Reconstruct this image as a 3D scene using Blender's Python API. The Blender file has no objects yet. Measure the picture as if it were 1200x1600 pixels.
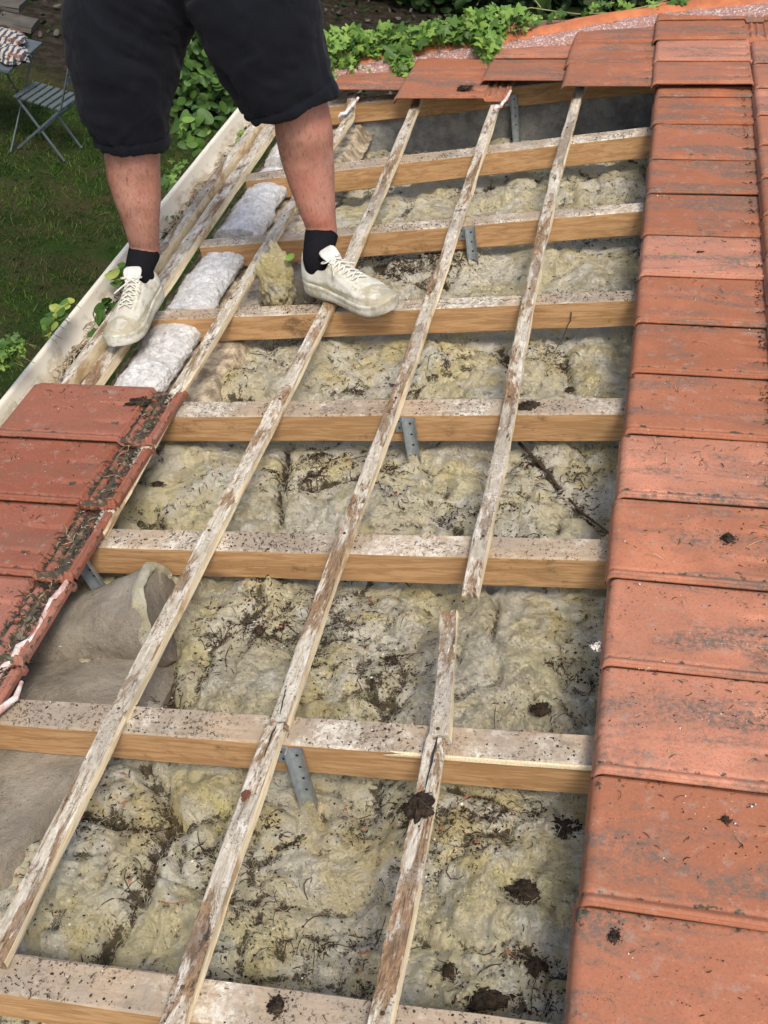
import bpy, math, random
import numpy as np
from mathutils import Vector, Matrix
random.seed(5)
RS = np.random.RandomState(11)
SC = bpy.context.scene
COL = SC.collection

# ------------------------------------------------------------------ camera, sky, sun, exposure
F = 1789.14; S = 1.74; TH = math.radians(18)          # focal length in photo pixels, eye height over the roof plane, roof pitch
VC = np.array([0.20296871, 0.6410348, -0.74018787])   # along the roof, in camera axes
UC = np.array([0.96766462, -0.01569692, 0.25175146])  # up the slope
NC = np.cross(UC, VC)
MROOF = Matrix.Rotation(-TH, 4, 'Y')                  # roof coordinates (u up the slope, v along it, n off it) -> world
camd = bpy.data.cameras.new('camera'); cam = bpy.data.objects.new('camera', camd); COL.objects.link(cam)
camd.sensor_fit = 'HORIZONTAL'; camd.sensor_width = 36; camd.lens = F / 1200 * 36
camd.clip_start = 0.05; camd.clip_end = 400
Rc = Matrix(((UC[0], UC[1], UC[2]), (VC[0], VC[1], VC[2]), (NC[0], NC[1], NC[2]))).to_4x4()   # camera axes -> roof axes
cam.matrix_world = MROOF @ Matrix.Translation((0, 0, S)) @ Rc
SC.camera = cam
SUN_EL, SUN_AZ = math.radians(60), math.radians(168)
w = bpy.data.worlds.new('World'); SC.world = w; w.use_nodes = True
nt = w.node_tree; bg = nt.nodes['Background']; sky = nt.nodes.new('ShaderNodeTexSky')
sky.sky_type = 'NISHITA'; sky.sun_disc = False; sky.sun_elevation = SUN_EL; sky.sun_rotation = SUN_AZ
sky.dust_density = 4.0; sky.air_density = 1.0; sky.ozone_density = 0.6
nt.links.new(sky.outputs[0], bg.inputs[0]); bg.inputs[1].default_value = 0.13
sd = bpy.data.lights.new('sun', 'SUN'); so = bpy.data.objects.new('sun', sd); COL.objects.link(so)
sd.energy = 1.5; sd.angle = math.radians(14); sd.color = (1.0, 0.95, 0.87)
sdir = Vector((math.sin(SUN_AZ) * math.cos(SUN_EL), math.cos(SUN_AZ) * math.cos(SUN_EL), math.sin(SUN_EL)))
so.rotation_euler = sdir.to_track_quat('Z', 'Y').to_euler()
SC.view_settings.view_transform = 'Standard'; SC.view_settings.look = 'None'; SC.view_settings.gamma = 1
SC.view_settings.exposure = 0.78
GZ = -3.05                                            # garden level

# ------------------------------------------------------------------ placing by sight line onto real surfaces
def ray(px, py):
    r = np.array([px - 600, -(py - 800), -F]); return np.array([r @ UC, r @ VC, r @ NC])
def at(px, py, n=0.0):
    r = ray(px, py); t = (S - n) / -r[2]; return Vector((r[0] * t, r[1] * t, n))
def atv(px, py, v):
    r = ray(px, py); t = v / r[1]; return Vector((r[0] * t, v, S + r[2] * t))
def depth(p):
    return -(p[0] * UC[2] + p[1] * VC[2] + (p[2] - S) * NC[2])
def wat(px, py, z):
    d = MROOF.to_3x3() @ Vector(ray(px, py)); c = MROOF @ Vector((0, 0, S)); return c + d * ((z - c.z) / d.z)

# ------------------------------------------------------------------ numpy noise
def _h(i, j, k, s):
    n = (i * 374761393 + j * 668265263 + k * 1442695041 + s * 974711) & 0xffffffff
    n = ((n ^ (n >> 13)) * 1274126177) & 0xffffffff
    n = ((n ^ (n >> 15)) * 2246822519) & 0xffffffff
    return ((n ^ (n >> 16)) & 0xffffff) / float(0xffffff) * 2 - 1
def vn(x, y, z, s=0):
    x, y, z = np.broadcast_arrays(np.asarray(x, float), np.asarray(y, float), np.asarray(z, float))
    i, j, k = np.floor(x).astype(np.int64), np.floor(y).astype(np.int64), np.floor(z).astype(np.int64)
    a, b, c = x - i, y - j, z - k
    a, b, c = (t * t * t * (t * (t * 6 - 15) + 10) for t in (a, b, c))
    L = lambda p, q, t: p + (q - p) * t
    g = lambda di, dj, dk: _h(i + di, j + dj, k + dk, s)
    return L(L(L(g(0,0,0), g(1,0,0), a), L(g(0,1,0), g(1,1,0), a), b), L(L(g(0,0,1), g(1,0,1), a), L(g(0,1,1), g(1,1,1), a), b), c)
def fbm(x, y, z, sc, o=4, s=0, g=0.5):
    r = 0; amp = 1; t = 0
    for q in range(o):
        r = r + amp * vn(np.asarray(x) * sc + 7.3 * q, np.asarray(y) * sc - 3.1 * q, np.asarray(z) * sc, s + q); t += amp; amp *= g; sc *= 2.03
    return r / t
def sst(a, b, x):
    t = np.clip((x - a) / (b - a), 0, 1); return t * t * (3 - 2 * t)

# ------------------------------------------------------------------ mesh builder
class MB:
    def __init__(s): s.V = []; s.n = 0; s.F = []; s.A = {}
    def add(s, V, F, mi=0, smooth=True):
        V = np.asarray(V, float).reshape(-1, 3); F = np.asarray(F, np.int64)
        if len(F) == 0: return
        m = np.broadcast_to(np.asarray(mi), (len(F),))
        s.V.append(V); s.F.append((F + s.n, m, smooth)); s.n += len(V)
    def mesh(s, name, mats, attrs=None):
        me = bpy.data.meshes.new(name); V = np.concatenate(s.V)
        me.vertices.add(len(V)); me.vertices.foreach_set('co', V.ravel())
        nl = sum(f.size for f, _, _ in s.F); nf = sum(len(f) for f, _, _ in s.F)
        me.loops.add(nl); me.loops.foreach_set('vertex_index', np.concatenate([f.ravel() for f, _, _ in s.F]).astype(np.int32))
        tot = np.concatenate([np.full(len(f), f.shape[1]) for f, _, _ in s.F])
        me.polygons.add(nf); me.polygons.foreach_set('loop_start', (np.cumsum(tot) - tot).astype(np.int32))
        me.polygons.foreach_set('material_index', np.concatenate([m for _, m, _ in s.F]).astype(np.int32))
        me.polygons.foreach_set('use_smooth', np.concatenate([np.full(len(f), sm) for f, _, sm in s.F]))
        for m in mats: me.materials.append(m)
        me.update(calc_edges=True)
        for k, a in (attrs or {}).items():
            at_ = me.attributes.new(k, 'FLOAT', 'POINT'); at_.data.foreach_set('value', np.asarray(a, np.float32).ravel())
        return me
    def grid(s, G, mi=0, smooth=True, closeu=False, closev=False, flip=False):
        a, b = G.shape[:2]; I = np.arange(a * b).reshape(a, b)
        if closeu: I = np.vstack([I, I[:1]])
        if closev: I = np.hstack([I, I[:, :1]])
        q = np.stack([I[:-1, :-1], I[1:, :-1], I[1:, 1:], I[:-1, 1:]], -1).reshape(-1, 4)
        if flip: q = q[:, ::-1]
        s.add(G.reshape(-1, 3), q, mi, smooth)
    def box(s, lo, hi, mi=0, M=None):
        x0, y0, z0 = lo; x1, y1, z1 = hi
        V = np.array([(x0,y0,z0),(x1,y0,z0),(x1,y1,z0),(x0,y1,z0),(x0,y0,z1),(x1,y0,z1),(x1,y1,z1),(x0,y1,z1)], float)
        if M is not None: V = np.array([M @ Vector(p) for p in V])
        s.add(V, [(0,3,2,1),(4,5,6,7),(0,1,5,4),(1,2,6,5),(2,3,7,6),(3,0,4,7)], mi, False)
    def bar(s, p0, p1, w_, h, up=(0,0,1), seg=1, bev=0.003, wob=0.0, seed=0, top=0, side=1, jag=(0,0), wobsc=6, caps=True):
        """squared timber from p0 to p1 (centre lines), top faces get material index top, the rest side"""
        p0, p1, up = Vector(p0), Vector(p1), Vector(up); d = (p1 - p0); L = d.length; d.normalize()
        x = d.cross(up).normalized(); z = x.cross(d)
        W, H, b = w_ / 2, h / 2, bev
        cs = [(-W, -H + b), (-W, 0), (-W, H - b), (-W + b, H), (-W / 3, H), (W / 3, H), (W - b, H), (W, H - b), (W, 0), (W, -H + b), (W - b, -H), (-W + b, -H)]
        t = np.linspace(0, 1, seg + 1); n = len(cs); G = np.zeros((seg + 1, n, 3))
        for j, (a, c) in enumerate(cs):
            P = np.array(p0)[None] + np.outer(t * L, np.array(d)) + a * np.array(x) + c * np.array(z)
            if wob:
                k = fbm(t * L * wobsc, j * 0.9, seed, 1, 3, seed); k2 = fbm(t * L * wobsc, j * 0.9, seed + 9, 1, 3, seed + 4)
                P += np.outer(k * wob, np.array(x)) + np.outer(k2 * wob * .7, np.array(z))
            for e, idx in ((0, 0), (1, -1)):
                if jag[e]: P[idx] += np.array(d) * (RS.rand() - .3) * jag[e] * (1 if e else -1)
            G[:, j] = P
        I = np.arange((seg + 1) * n).reshape(seg + 1, n); I2 = np.hstack([I, I[:, :1]])
        q = np.stack([I2[:-1, :-1], I2[:-1, 1:], I2[1:, 1:], I2[1:, :-1]], -1)
        mi = np.zeros((seg, n), int) + side; mi[:, 3:6] = top; mi[:, 2] = top; mi[:, 6] = top
        s.add(G.reshape(-1, 3), q.reshape(-1, 4), mi.reshape(-1), False)
        if caps:
            for e in (0, seg):
                V = G[e]; c = V.mean(0) + np.array(d) * (0.25 * jag[1 if e else 0]) * (-1 if e else 1)
                s.add(np.vstack([V, c]), [((k + 1) % n, k, n) if e == 0 else (k, (k + 1) % n, n) for k in range(n)], top, False)
    def tube(s, pts, r, sides=6, mi=0, cap=True):
        pts = np.array([list(p) for p in pts], float); m = len(pts); r = np.broadcast_to(np.asarray(r, float), (m,))
        d = np.gradient(pts, axis=0); d /= np.linalg.norm(d, axis=1)[:, None] + 1e-9
        ref = np.array([0.13, 0.21, 0.97]) if abs(d[:, 2]).mean() < .8 else np.array([1.0, 0.1, 0])
        x = np.cross(d, ref); x /= np.linalg.norm(x, axis=1)[:, None] + 1e-9; y = np.cross(d, x)
        a = np.linspace(0, 2 * np.pi, sides, endpoint=False)
        G = pts[:, None] + r[:, None, None] * (np.cos(a)[None, :, None] * x[:, None] + np.sin(a)[None, :, None] * y[:, None])
        s.grid(G, mi, True, closev=True)
        if cap:
            for e in (0, m - 1):
                s.add(np.vstack([G[e], pts[e]]), [(k, (k + 1) % sides, sides) for k in range(sides)], mi)
    def rings(s, C, A, B, n=20, mi=0, cap=True, pw=1.0):
        """loft of ellipses: centres C, half axes A, B (vectors)"""
        a = np.linspace(0, 2 * np.pi, n, endpoint=False); ca, sa = np.cos(a), np.sin(a)
        if pw != 1: ca, sa = np.sign(ca) * abs(ca) ** pw, np.sign(sa) * abs(sa) ** pw
        G = np.array([np.array(c)[None] + ca[:, None] * np.array(x)[None] + sa[:, None] * np.array(y)[None] for c, x, y in zip(C, A, B)])
        s.grid(G, mi, True, closev=True)
        if cap:
            for e in (0, len(C) - 1): s.add(np.vstack([G[e], G[e].mean(0)]), [(k, (k + 1) % n, n) for k in range(n)], mi)

def link(name, me, parent=None, roof=True, loc=(0, 0, 0), rot=None):
    o = bpy.data.objects.new(name, me); COL.objects.link(o)
    if parent is not None: o.parent = parent; o.matrix_local = Matrix.Translation(loc)
    else:
        M = Matrix.Translation(loc) @ (rot.to_4x4() if rot is not None else Matrix())
        o.matrix_world = (MROOF @ M) if roof else M
    return o
def tag(o, label, cat, group=None, kind=None):
    if label: o['label'] = label
    if cat: o['category'] = cat
    if group: o['group'] = group
    if kind or cat: o['kind'] = kind or 'thing'
    return o
def remesh(me_name, mb, mats, voxel, smooth=2, disp=None):
    """weld overlapping lofts into one continuous surface"""
    tmp = bpy.data.objects.new('tmp', mb.mesh('tmp', [])); COL.objects.link(tmp)
    r = tmp.modifiers.new('r', 'REMESH'); r.mode = 'VOXEL'; r.voxel_size = voxel
    sm = tmp.modifiers.new('s', 'SMOOTH'); sm.iterations = smooth; sm.factor = 0.6
    dg = bpy.context.evaluated_depsgraph_get(); me = bpy.data.meshes.new_from_object(tmp.evaluated_get(dg))
    bpy.data.objects.remove(tmp); me.name = me_name; me.materials.clear()
    for m in mats: me.materials.append(m)
    n = len(me.vertices); co = np.zeros(n * 3); me.vertices.foreach_get('co', co); co = co.reshape(-1, 3)
    if disp is not None:
        no = np.zeros(n * 3); me.vertices.foreach_get('normal', no); no = no.reshape(-1, 3)
        co = disp(co, no); me.vertices.foreach_set('co', co.ravel())
    me.polygons.foreach_set('use_smooth', np.ones(len(me.polygons), bool)); me.update()
    return me

# ------------------------------------------------------------------ materials
class Mt:
    def __init__(s, name, rough=0.85, spec=0.25, vary=False):
        s.m = bpy.data.materials.new(name); s.m.use_nodes = True; s.nt = s.m.node_tree
        s.p = s.nt.nodes['Principled BSDF']; s.p.inputs['Roughness'].default_value = rough
        s.p.inputs['Specular IOR Level'].default_value = spec
        s.co = s.node('ShaderNodeTexCoord').outputs['Object']; s.b = None
        if vary:
            oi = s.node('ShaderNodeObjectInfo'); mu = s.node('ShaderNodeVectorMath'); mu.operation = 'SCALE'
            mu.inputs[0].default_value = (37, 91, 53); s.l(oi.outputs['Random'], mu.inputs['Scale'])
            ad = s.node('ShaderNodeVectorMath'); ad.operation = 'ADD'; s.l(s.co, ad.inputs[0]); s.l(mu.outputs[0], ad.inputs[1]); s.co = ad.outputs[0]
            s.rnd = oi.outputs['Random']
    def node(s, t): return s.nt.nodes.new(t)
    def l(s, a, b): s.nt.links.new(a, b)
    def vec(s, st, off=0):
        mp = s.node('ShaderNodeMapping'); mp.inputs['Scale'].default_value = st; mp.inputs['Location'].default_value = (off, off * .7, off * 1.3)
        s.l(s.co, mp.inputs['Vector']); return mp.outputs[0]
    def noise(s, sc, det=4, rough=.55, st=(1, 1, 1), off=0, dist=0.0):
        n = s.node('ShaderNodeTexNoise'); n.inputs['Scale'].default_value = sc; n.inputs['Detail'].default_value = det
        n.inputs['Roughness'].default_value = rough; n.inputs['Distortion'].default_value = dist
        s.l(s.vec(st, off), n.inputs['Vector']); return n.outputs['Fac']
    def voro(s, sc, st=(1, 1, 1), off=0, feat='F1', rnd=1.0):
        n = s.node('ShaderNodeTexVoronoi'); n.feature = feat; n.inputs['Scale'].default_value = sc; n.inputs['Randomness'].default_value = rnd
        s.l(s.vec(st, off), n.inputs['Vector']); return n.outputs['Distance']
    def ramp(s, x, a, b, lo=0.0, hi=1.0):
        r = s.node('ShaderNodeMapRange'); r.interpolation_type = 'SMOOTHSTEP' if a < b else 'LINEAR'
        if a > b: a, b, lo, hi = b, a, hi, lo
        for k, v_ in zip((1, 2, 3, 4), (a, b, lo, hi)): r.inputs[k].default_value = v_
        s.l(x, r.inputs[0]); return r.outputs[0]
    def math(s, op, a, b):
        n = s.node('ShaderNodeMath'); n.operation = op
        for i, v_ in enumerate((a, b)):
            if isinstance(v_, (int, float)): n.inputs[i].default_value = v_
            else: s.l(v_, n.inputs[i])
        return n.outputs[0]
    def attr(s, name):
        n = s.node('ShaderNodeAttribute'); n.attribute_name = name; return n.outputs['Fac']
    def mix(s, a, b, f):
        n = s.node('ShaderNodeMix'); n.data_type = 'RGBA'
        for k, v_ in ((6, a), (7, b)):
            if isinstance(v_, tuple): n.inputs[k].default_value = (*v_, 1)
            else: s.l(v_, n.inputs[k])
        if isinstance(f, (int, float)): n.inputs[0].default_value = f
        else: s.l(f, n.inputs[0])
        return n.outputs[2]
    def col(s, c):
        if isinstance(c, tuple): s.p.inputs['Base Color'].default_value = (*c, 1)
        else: s.l(c, s.p.inputs['Base Color'])
        return s
    def bump(s, x, dist, strength=1.0):
        b = s.node('ShaderNodeBump'); b.inputs['Distance'].default_value = dist; b.inputs['Strength'].default_value = strength
        s.l(x, b.inputs['Height'])
        if s.b: s.l(s.b, b.inputs['Normal'])
        s.b = b.outputs[0]; s.l(s.b, s.p.inputs['Normal']); return s

def m_tile(name, base, dark, dusty):
    t = Mt(name, .72, .3, vary=True)
    c = t.mix(base, tuple(x * .78 for x in base), t.noise(9, 5, .6))
    c = t.mix(c, tuple(min(1, x * 1.22) for x in base), t.ramp(t.noise(5, 3, off=4), .5, .75))
    hue = t.node('ShaderNodeHueSaturation'); t.l(c, hue.inputs['Color'])
    t.l(t.ramp(t.rnd, 0, 1, .80, 1.14), hue.inputs['Value']); t.l(t.ramp(t.rnd, 1, 0, .86, 1.02), hue.inputs['Saturation']); c = hue.outputs[0]
    # grey algae bloom lying in bands along the tile
    g = t.math('MULTIPLY', t.ramp(t.noise(4.0, 6, .66, st=(.8, 2.6, 1), off=9, dist=.6), .46, .62), t.ramp(t.noise(90, 4, .8, off=2), .36, .60))
    c = t.mix(c, tuple(x * .62 for x in base), t.math('MULTIPLY', t.ramp(t.noise(170, 4, .85, off=12), .50, .62), .55)); c = t.mix(c, tuple(min(1, x * 1.5) for x in base), t.math('MULTIPLY', t.ramp(t.noise(150, 4, .85, off=14), .56, .66), .5))
    c = t.mix(c, dark, t.math('MULTIPLY', g, dusty))
    c = t.mix(c, (.30, .25, .20), t.ramp(t.noise(28, 6, .78, off=3), .55, .68, 0, .5)); c = t.mix(c, (.075, .06, .045), t.ramp(t.noise(22, 7, .82, off=33), .60, .68, 0, .8))
    c = t.mix(c, (.055, .04, .03), t.math('MULTIPLY', t.ramp(t.voro(150, off=5), .16, .09), t.ramp(t.noise(14, 3, off=7), .48, .60)))
    c = t.mix(c, (.60, .55, .47), t.math('MULTIPLY', t.ramp(t.voro(75, off=3), .11, .05), t.ramp(t.noise(9, 3, off=17), .50, .62)))
    c = t.mix(c, (.05, .045, .03), t.ramp(t.math('ADD', t.attr('moss'), t.ramp(t.noise(45, 5, .7), .3, .7, -.45, .45)), .45, .62))  # moss attribute: channel dirt, darker seams and edges, painted notch shade
    c = t.mix(c, (.22, .2, .13), t.math('MULTIPLY', t.attr('moss'), t.ramp(t.noise(30, 3, .6, off=6), .54, .66, 0, .7)))
    t.col(c); t.bump(t.noise(260, 3, .7), .0007, .6); t.bump(t.noise(30, 4, .6), .0012, .5)
    return t.m
M = {}
M['tile'] = m_tile('clay_tile', (.39, .140, .066), (.12, .098, .078), .95)
M['tile_left'] = m_tile('clay_tile_smooth', (.30, .096, .050), (.14, .085, .06), .55)
def simple(name, c, c2, sc=8, rough=.8, bump=.001, st=(1, 1, 1), spec=.2):
    t = Mt(name, rough, spec); k = t.noise(sc, 5, .6, st=st); t.col(t.mix(c, c2, t.ramp(k, .35, .65)))
    if bump: t.bump(t.noise(sc * 5, 4, .6, st=st), bump)
    return t.m
def m_pine(name, ax, base, dk, dirt=False, tone=1.0):
    t = Mt(name, .75, .2, vary=True); st = [1, 1, 1]; 
    sx = (1.2, 14, 14) if ax == 0 else (14, 1.2, 14)
    g = t.noise(6, 5, .6, st=sx, dist=.8); fine = t.noise(38, 3, .6, st=(.5, 6, 6) if ax == 0 else (6, .5, 6), off=3)
    c = t.mix(base, dk, t.ramp(g, .40, .60)); c = t.mix(c, tuple(x * .62 for x in dk), t.ramp(t.noise(5, 6, .7, st=sx, dist=1.6, off=41), .56, .66, 0, .55)); c = t.mix(c, tuple(x * .72 for x in base), t.ramp(fine, .45, .7, 0, .55))
    kn = t.voro(2.6, st=(1, 1.7, 1.7) if ax == 0 else (1.7, 1, 1.7), off=2)
    c = t.mix(c, (.13, .055, .02), t.ramp(kn, .085, .03)); c = t.mix(c, tuple(x * .55 for x in base), t.ramp(kn, .16, .08, 0, .5))
    t.bump(fine, .0008)
    if dirt:
        c = t.mix(c, (.29, .24, .18), t.ramp(t.noise(5, 6, .65, off=8), .3, .6, .3, .95))
        c = t.mix(c, (.62, .57, .47), t.math('MULTIPLY', t.ramp(t.noise(4.0, 7, .7, off=5), .48, .62), t.ramp(t.noise(60, 5, .8, off=1), .38, .60)))
        c = t.mix(c, (.18, .14, .10), t.ramp(t.noise(20, 7, .8, off=31), .52, .68, 0, .7)); sp = t.math('MULTIPLY', t.ramp(t.noise(120, 4, .85, off=4), .53, .60), t.ramp(t.noise(7, 6, .7, off=11), .40, .56))
        c = t.mix(c, (.07, .05, .035), sp); t.bump(t.noise(90, 3, .7), .002)
    else:
        c = t.mix(c, (.12, .07, .035), t.ramp(t.noise(7, 7, .8, st=(1, 1, 1.6), off=6), .56, .70, 0, .8))
    t.col(c); return t.m
M['pine'] = m_pine('pine_face', 0, (.455, .275, .130), (.33, .185, .080))
M['pine_top'] = m_pine('pine_sawn_dusty', 0, (.50, .38, .25), (.44, .30, .18), dirt=True)
def m_batten():
    t = Mt('weathered_batten', .85, .15, vary=True)
    fine = t.noise(70, 4, .7, st=(5, .35, 5), off=3, dist=.4); g = t.noise(16, 7, .75, st=(4, 1.0, 4), dist=.8)
    c = t.mix((.42, .36, .265), (.63, .58, .48), t.ramp(g, .36, .60)); c = t.mix(c, (.30, .225, .15), t.ramp(fine, .50, .66, 0, .75))
    p = t.noise(4.2, 7, .76, st=(3.4, .8, 1.5), off=7, dist=.5)
    c = t.mix(c, (.36, .215, .105), t.ramp(p, .49, .55, 0, .9)); c = t.mix(c, (.15, .095, .058), t.ramp(p, .56, .64, 0, .9)); c = t.mix(c, (.10, .07, .05), t.math('MULTIPLY', t.ramp(p, .50, .58), t.ramp(fine, .52, .62)))
    c = t.mix(c, (.33, .29, .23), t.ramp(t.noise(3, 6, .7, off=12), .50, .60, 0, .6))
    c = t.mix(c, (.76, .72, .62), t.ramp(t.noise(7, 7, .75, st=(2.5, .8, 1), off=29), .54, .64, 0, .75))
    c = t.mix(c, (.065, .048, .035), t.ramp(t.noise(11, 7, .8, st=(2, .8, 1), off=19), .585, .64, 0, .9))
    c = t.mix(c, (.05, .038, .028), t.math('MULTIPLY', t.ramp(t.noise(150, 4, .85, off=2), .56, .62), t.ramp(t.noise(9, 5, .7, off=5), .42, .56)))
    t.bump(fine, .003); t.bump(t.ramp(p, .5, .6), -.003); t.bump(t.noise(120, 4, .8), .0015); t.col(c); return t.m
def m_batten_side():
    t = Mt('batten_edge', .8, .2, vary=True); fine = t.noise(60, 3, .6, st=(5, .35, 5), off=3)
    c = t.mix((.72, .62, .42), (.60, .44, .24), t.ramp(fine, .4, .7)); c = t.mix(c, (.36, .22, .1), t.ramp(t.noise(8, 5, .7, st=(1, .6, 1)), .53, .66, 0, .8))
    t.bump(fine, .001); t.col(c); return t.m
M['batten'] = m_batten(); M['batten_side'] = m_batten_side()
def m_wool():
    t = Mt('mineral_wool', 1.0, .0)
    c = t.mix((.96, .86, .53), (.84, .76, .54), t.ramp(t.noise(4, 5, .6), .38, .60))
    c = t.mix(c, (.92, .76, .36), t.ramp(t.noise(3.0, 6, .68, off=5), .50, .62, 0, .7))
    c = t.mix(c, (.97, .92, .76), t.ramp(t.noise(8, 7, .72, off=15), .46, .58, 0, .85))
    c = t.mix(c, (.92, .80, .34), t.attr('yel'))
    c = t.mix(c, (.50, .43, .31), t.ramp(t.noise(11, 7, .75, off=3), .55, .68, 0, .42))
    c = t.mix(c, (.48, .42, .31), t.ramp(t.noise(60, 5, .8, off=23, dist=1.5), .54, .68, 0, .28))
    c = t.mix(c, (.30, .245, .18), t.attr('kraft'))
    d = t.math('ADD', t.attr('dirt'), t.ramp(t.noise(30, 7, .82, off=9), .3, .7, -.6, .6))  # dirt attribute: litter plus shade painted into hollows and creases
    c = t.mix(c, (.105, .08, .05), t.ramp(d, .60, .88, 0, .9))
    sp = t.math('MULTIPLY', t.ramp(t.noise(170, 3, .85, off=4), .585, .64), t.ramp(t.noise(6, 6, .7, off=2), .44, .58))
    c = t.mix(c, (.07, .052, .035), sp)
    t.col(c); t.bump(t.noise(380, 3, .85, dist=2.0), .004); t.bump(t.noise(70, 6, .8, dist=2.5), .026, 1.0); t.bump(t.noise(20, 6, .72, dist=1.2), .040, 1.0)
    return t.m
M['wool'] = m_wool()
def m_kraft():
    t = Mt('kraft_paper', .8, .25); c = t.mix((.17, .15, .115), (.27, .235, .18), t.ramp(t.noise(5, 6, .65), .35, .65))
    c = t.mix(c, (.14, .115, .085), t.ramp(t.noise(6, 7, .72, off=3), .5, .64, 0, .7))
    wv = t.node('ShaderNodeTexWave'); wv.inputs['Scale'].default_value = 62; wv.bands_direction = 'Y'; wv.inputs['Distortion'].default_value = 1.2; t.l(t.co, wv.inputs['Vector'])
    c = t.mix(c, (.27, .215, .15), t.ramp(wv.outputs['Fac'], .3, 1, 0, .10))
    c = t.mix(c, (.06, .045, .03), t.math('MULTIPLY', t.ramp(t.voro(110, off=2), .24, .12), t.ramp(t.noise(9, 4, .7, off=5), .47, .6)))
    c = t.mix(c, (.62, .57, .46), t.ramp(t.noise(34, 4, .7, off=15), .68, .74))
    t.bump(t.noise(18, 6, .72), .014); t.bump(t.noise(160, 3, .8), .0015); t.bump(wv.outputs['Fac'], .0002); t.col(c); return t.m
M['kraft'] = m_kraft()
M['twig'] = simple('dark_twig', (.030, .020, .013), (.085, .055, .034), 30, .9, 0)
M['soil'] = simple('dry_soil', (.016, .012, .008), (.05, .036, .024), 60, .95, .003)
M['straw'] = simple('pale_straw', (.28, .21, .12), (.42, .34, .22), 30, .9, 0)
M['shard'] = simple('clay_shard', (.34, .14, .085), (.24, .10, .06), 60, .8, .0005)
M['fleck'] = simple('lime_fleck', (.72, .69, .62), (.6, .57, .5), 40, .8, .001)
M['steel'] = simple('galvanised_steel', (.42, .46, .48), (.30, .34, .36), 40, .42, .0003, spec=.6)
M['steel'].node_tree.nodes['Principled BSDF'].inputs['Metallic'].default_value = .55
M['knot'] = simple('wood_knot', (.16, .06, .035), (.09, .04, .025), 90, .8, .001); M['hole'] = simple('punched_hole', (.03, .03, .03), (.02, .02, .02), 10, .9, 0)
def m_gutter():
    t = Mt('aged_cream_pvc', .5, .35); c = t.mix((.60, .55, .44), (.70, .66, .56), t.noise(5, 4, .6))
    c = t.mix(c, (.36, .29, .19), t.ramp(t.math('ADD', t.attr('dirt'), t.ramp(t.noise(14, 6, .75, st=(1, .6, 1)), .25, .75, -.5, .5)), .3, .85, 0, .75))
    c = t.mix(c, (.10, .085, .06), t.ramp(t.noise(42, 5, .75, st=(1, .6, 1), off=3), .62, .72, 0, .7))
    t.bump(t.noise(40, 4, .6), .0008); t.col(c); return t.m
M['gutter'] = m_gutter()
def m_fill():
    t = Mt('white_bead_fill', .9, .1); c = t.mix((.78, .77, .74), (.52, .51, .49), t.ramp(t.noise(40, 5, .8), .35, .65))
    c = t.mix(c, (.16, .14, .12), t.ramp(t.noise(75, 6, .88, dist=1.5, off=3), .565, .63)); c = t.mix(c, (.38, .35, .3), t.ramp(t.noise(6, 4, .6, off=8), .55, .7, 0, .6))
    t.bump(t.noise(120, 4, .8, dist=1.0), .007); t.col(c); return t.m
M['fill'] = m_fill(); M['slab'] = simple('blue_grey_board', (.42, .46, .47), (.30, .32, .32), 12, .8, .002)
M['board'] = simple('crumbly_board', (.55, .46, .32), (.20, .16, .11), 22, .95, .008)
M['dark'] = simple('dark_membrane', (.018, .018, .018), (.03, .03, .03), 10, .9, .001)
def m_block():
    t = Mt('grey_blockwork', .95, .1); c = t.mix((.22, .22, .21), (.40, .40, .37), t.ramp(t.noise(9, 7, .75), .38, .62)); c = t.mix(c, (.07, .07, .065), t.ramp(t.noise(30, 5, .8, off=3), .6, .7, 0, .7))
    t.bump(t.noise(40, 7, .8), .02); t.col(c); return t.m
M['block'] = m_block()
def m_mortar():
    t = Mt('weathered_mortar', .95, .1); c = t.mix((.27, .135, .11), (.36, .22, .19), t.noise(14, 5, .7)); c = t.mix(c, (.58, .54, .50), t.ramp(t.noise(95, 4, .8, off=3), .52, .62))
    t.bump(t.noise(90, 4, .8), .006); t.col(c); return t.m
M['mortar'] = m_mortar()
M['ridge'] = simple('orange_clay', (.48, .17, .07), (.36, .12, .055), 12, .75, .001)
M['lime'] = simple('lime_stained_clay', (.70, .64, .60), (.42, .25, .2), 35, .85, .002)
def m_leaf(name, a, b, tr=.25, spec=.3):
    t = Mt(name, .5, spec); n = t.node('ShaderNodeNewGeometry')
    c = t.mix(a, b, n.outputs['Random Per Island']); c = t.mix(c, tuple(x * .6 for x in a), t.ramp(t.noise(60, 3), .55, .75, 0, .5)); t.col(c)
    td = t.node('ShaderNodeBsdfTranslucent'); t.l(c, td.inputs['Color']); mx = t.node('ShaderNodeMixShader'); mx.inputs[0].default_value = tr
    out = [x for x in t.nt.nodes if x.type == 'OUTPUT_MATERIAL'][0]; t.l(t.p.outputs[0], mx.inputs[1]); t.l(td.outputs[0], mx.inputs[2]); t.l(mx.outputs[0], out.inputs[0]); return t.m
M['leaf'] = m_leaf('fresh_leaf', (.09, .20, .03), (.24, .36, .075)); M['leaf_dark'] = m_leaf('hedge_leaf', (.010, .024, .006), (.028, .055, .012), .15, .12)
M['leaf_mid'] = m_leaf('shrub_leaf', (.035, .085, .014), (.09, .17, .03), .2); M['leaf_yellow'] = m_leaf('yellowing_leaf', (.32, .36, .07), (.20, .30, .07))
M['stem'] = simple('green_stem', (.24, .30, .10), (.2, .16, .08), 20, .7, 0)
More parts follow.
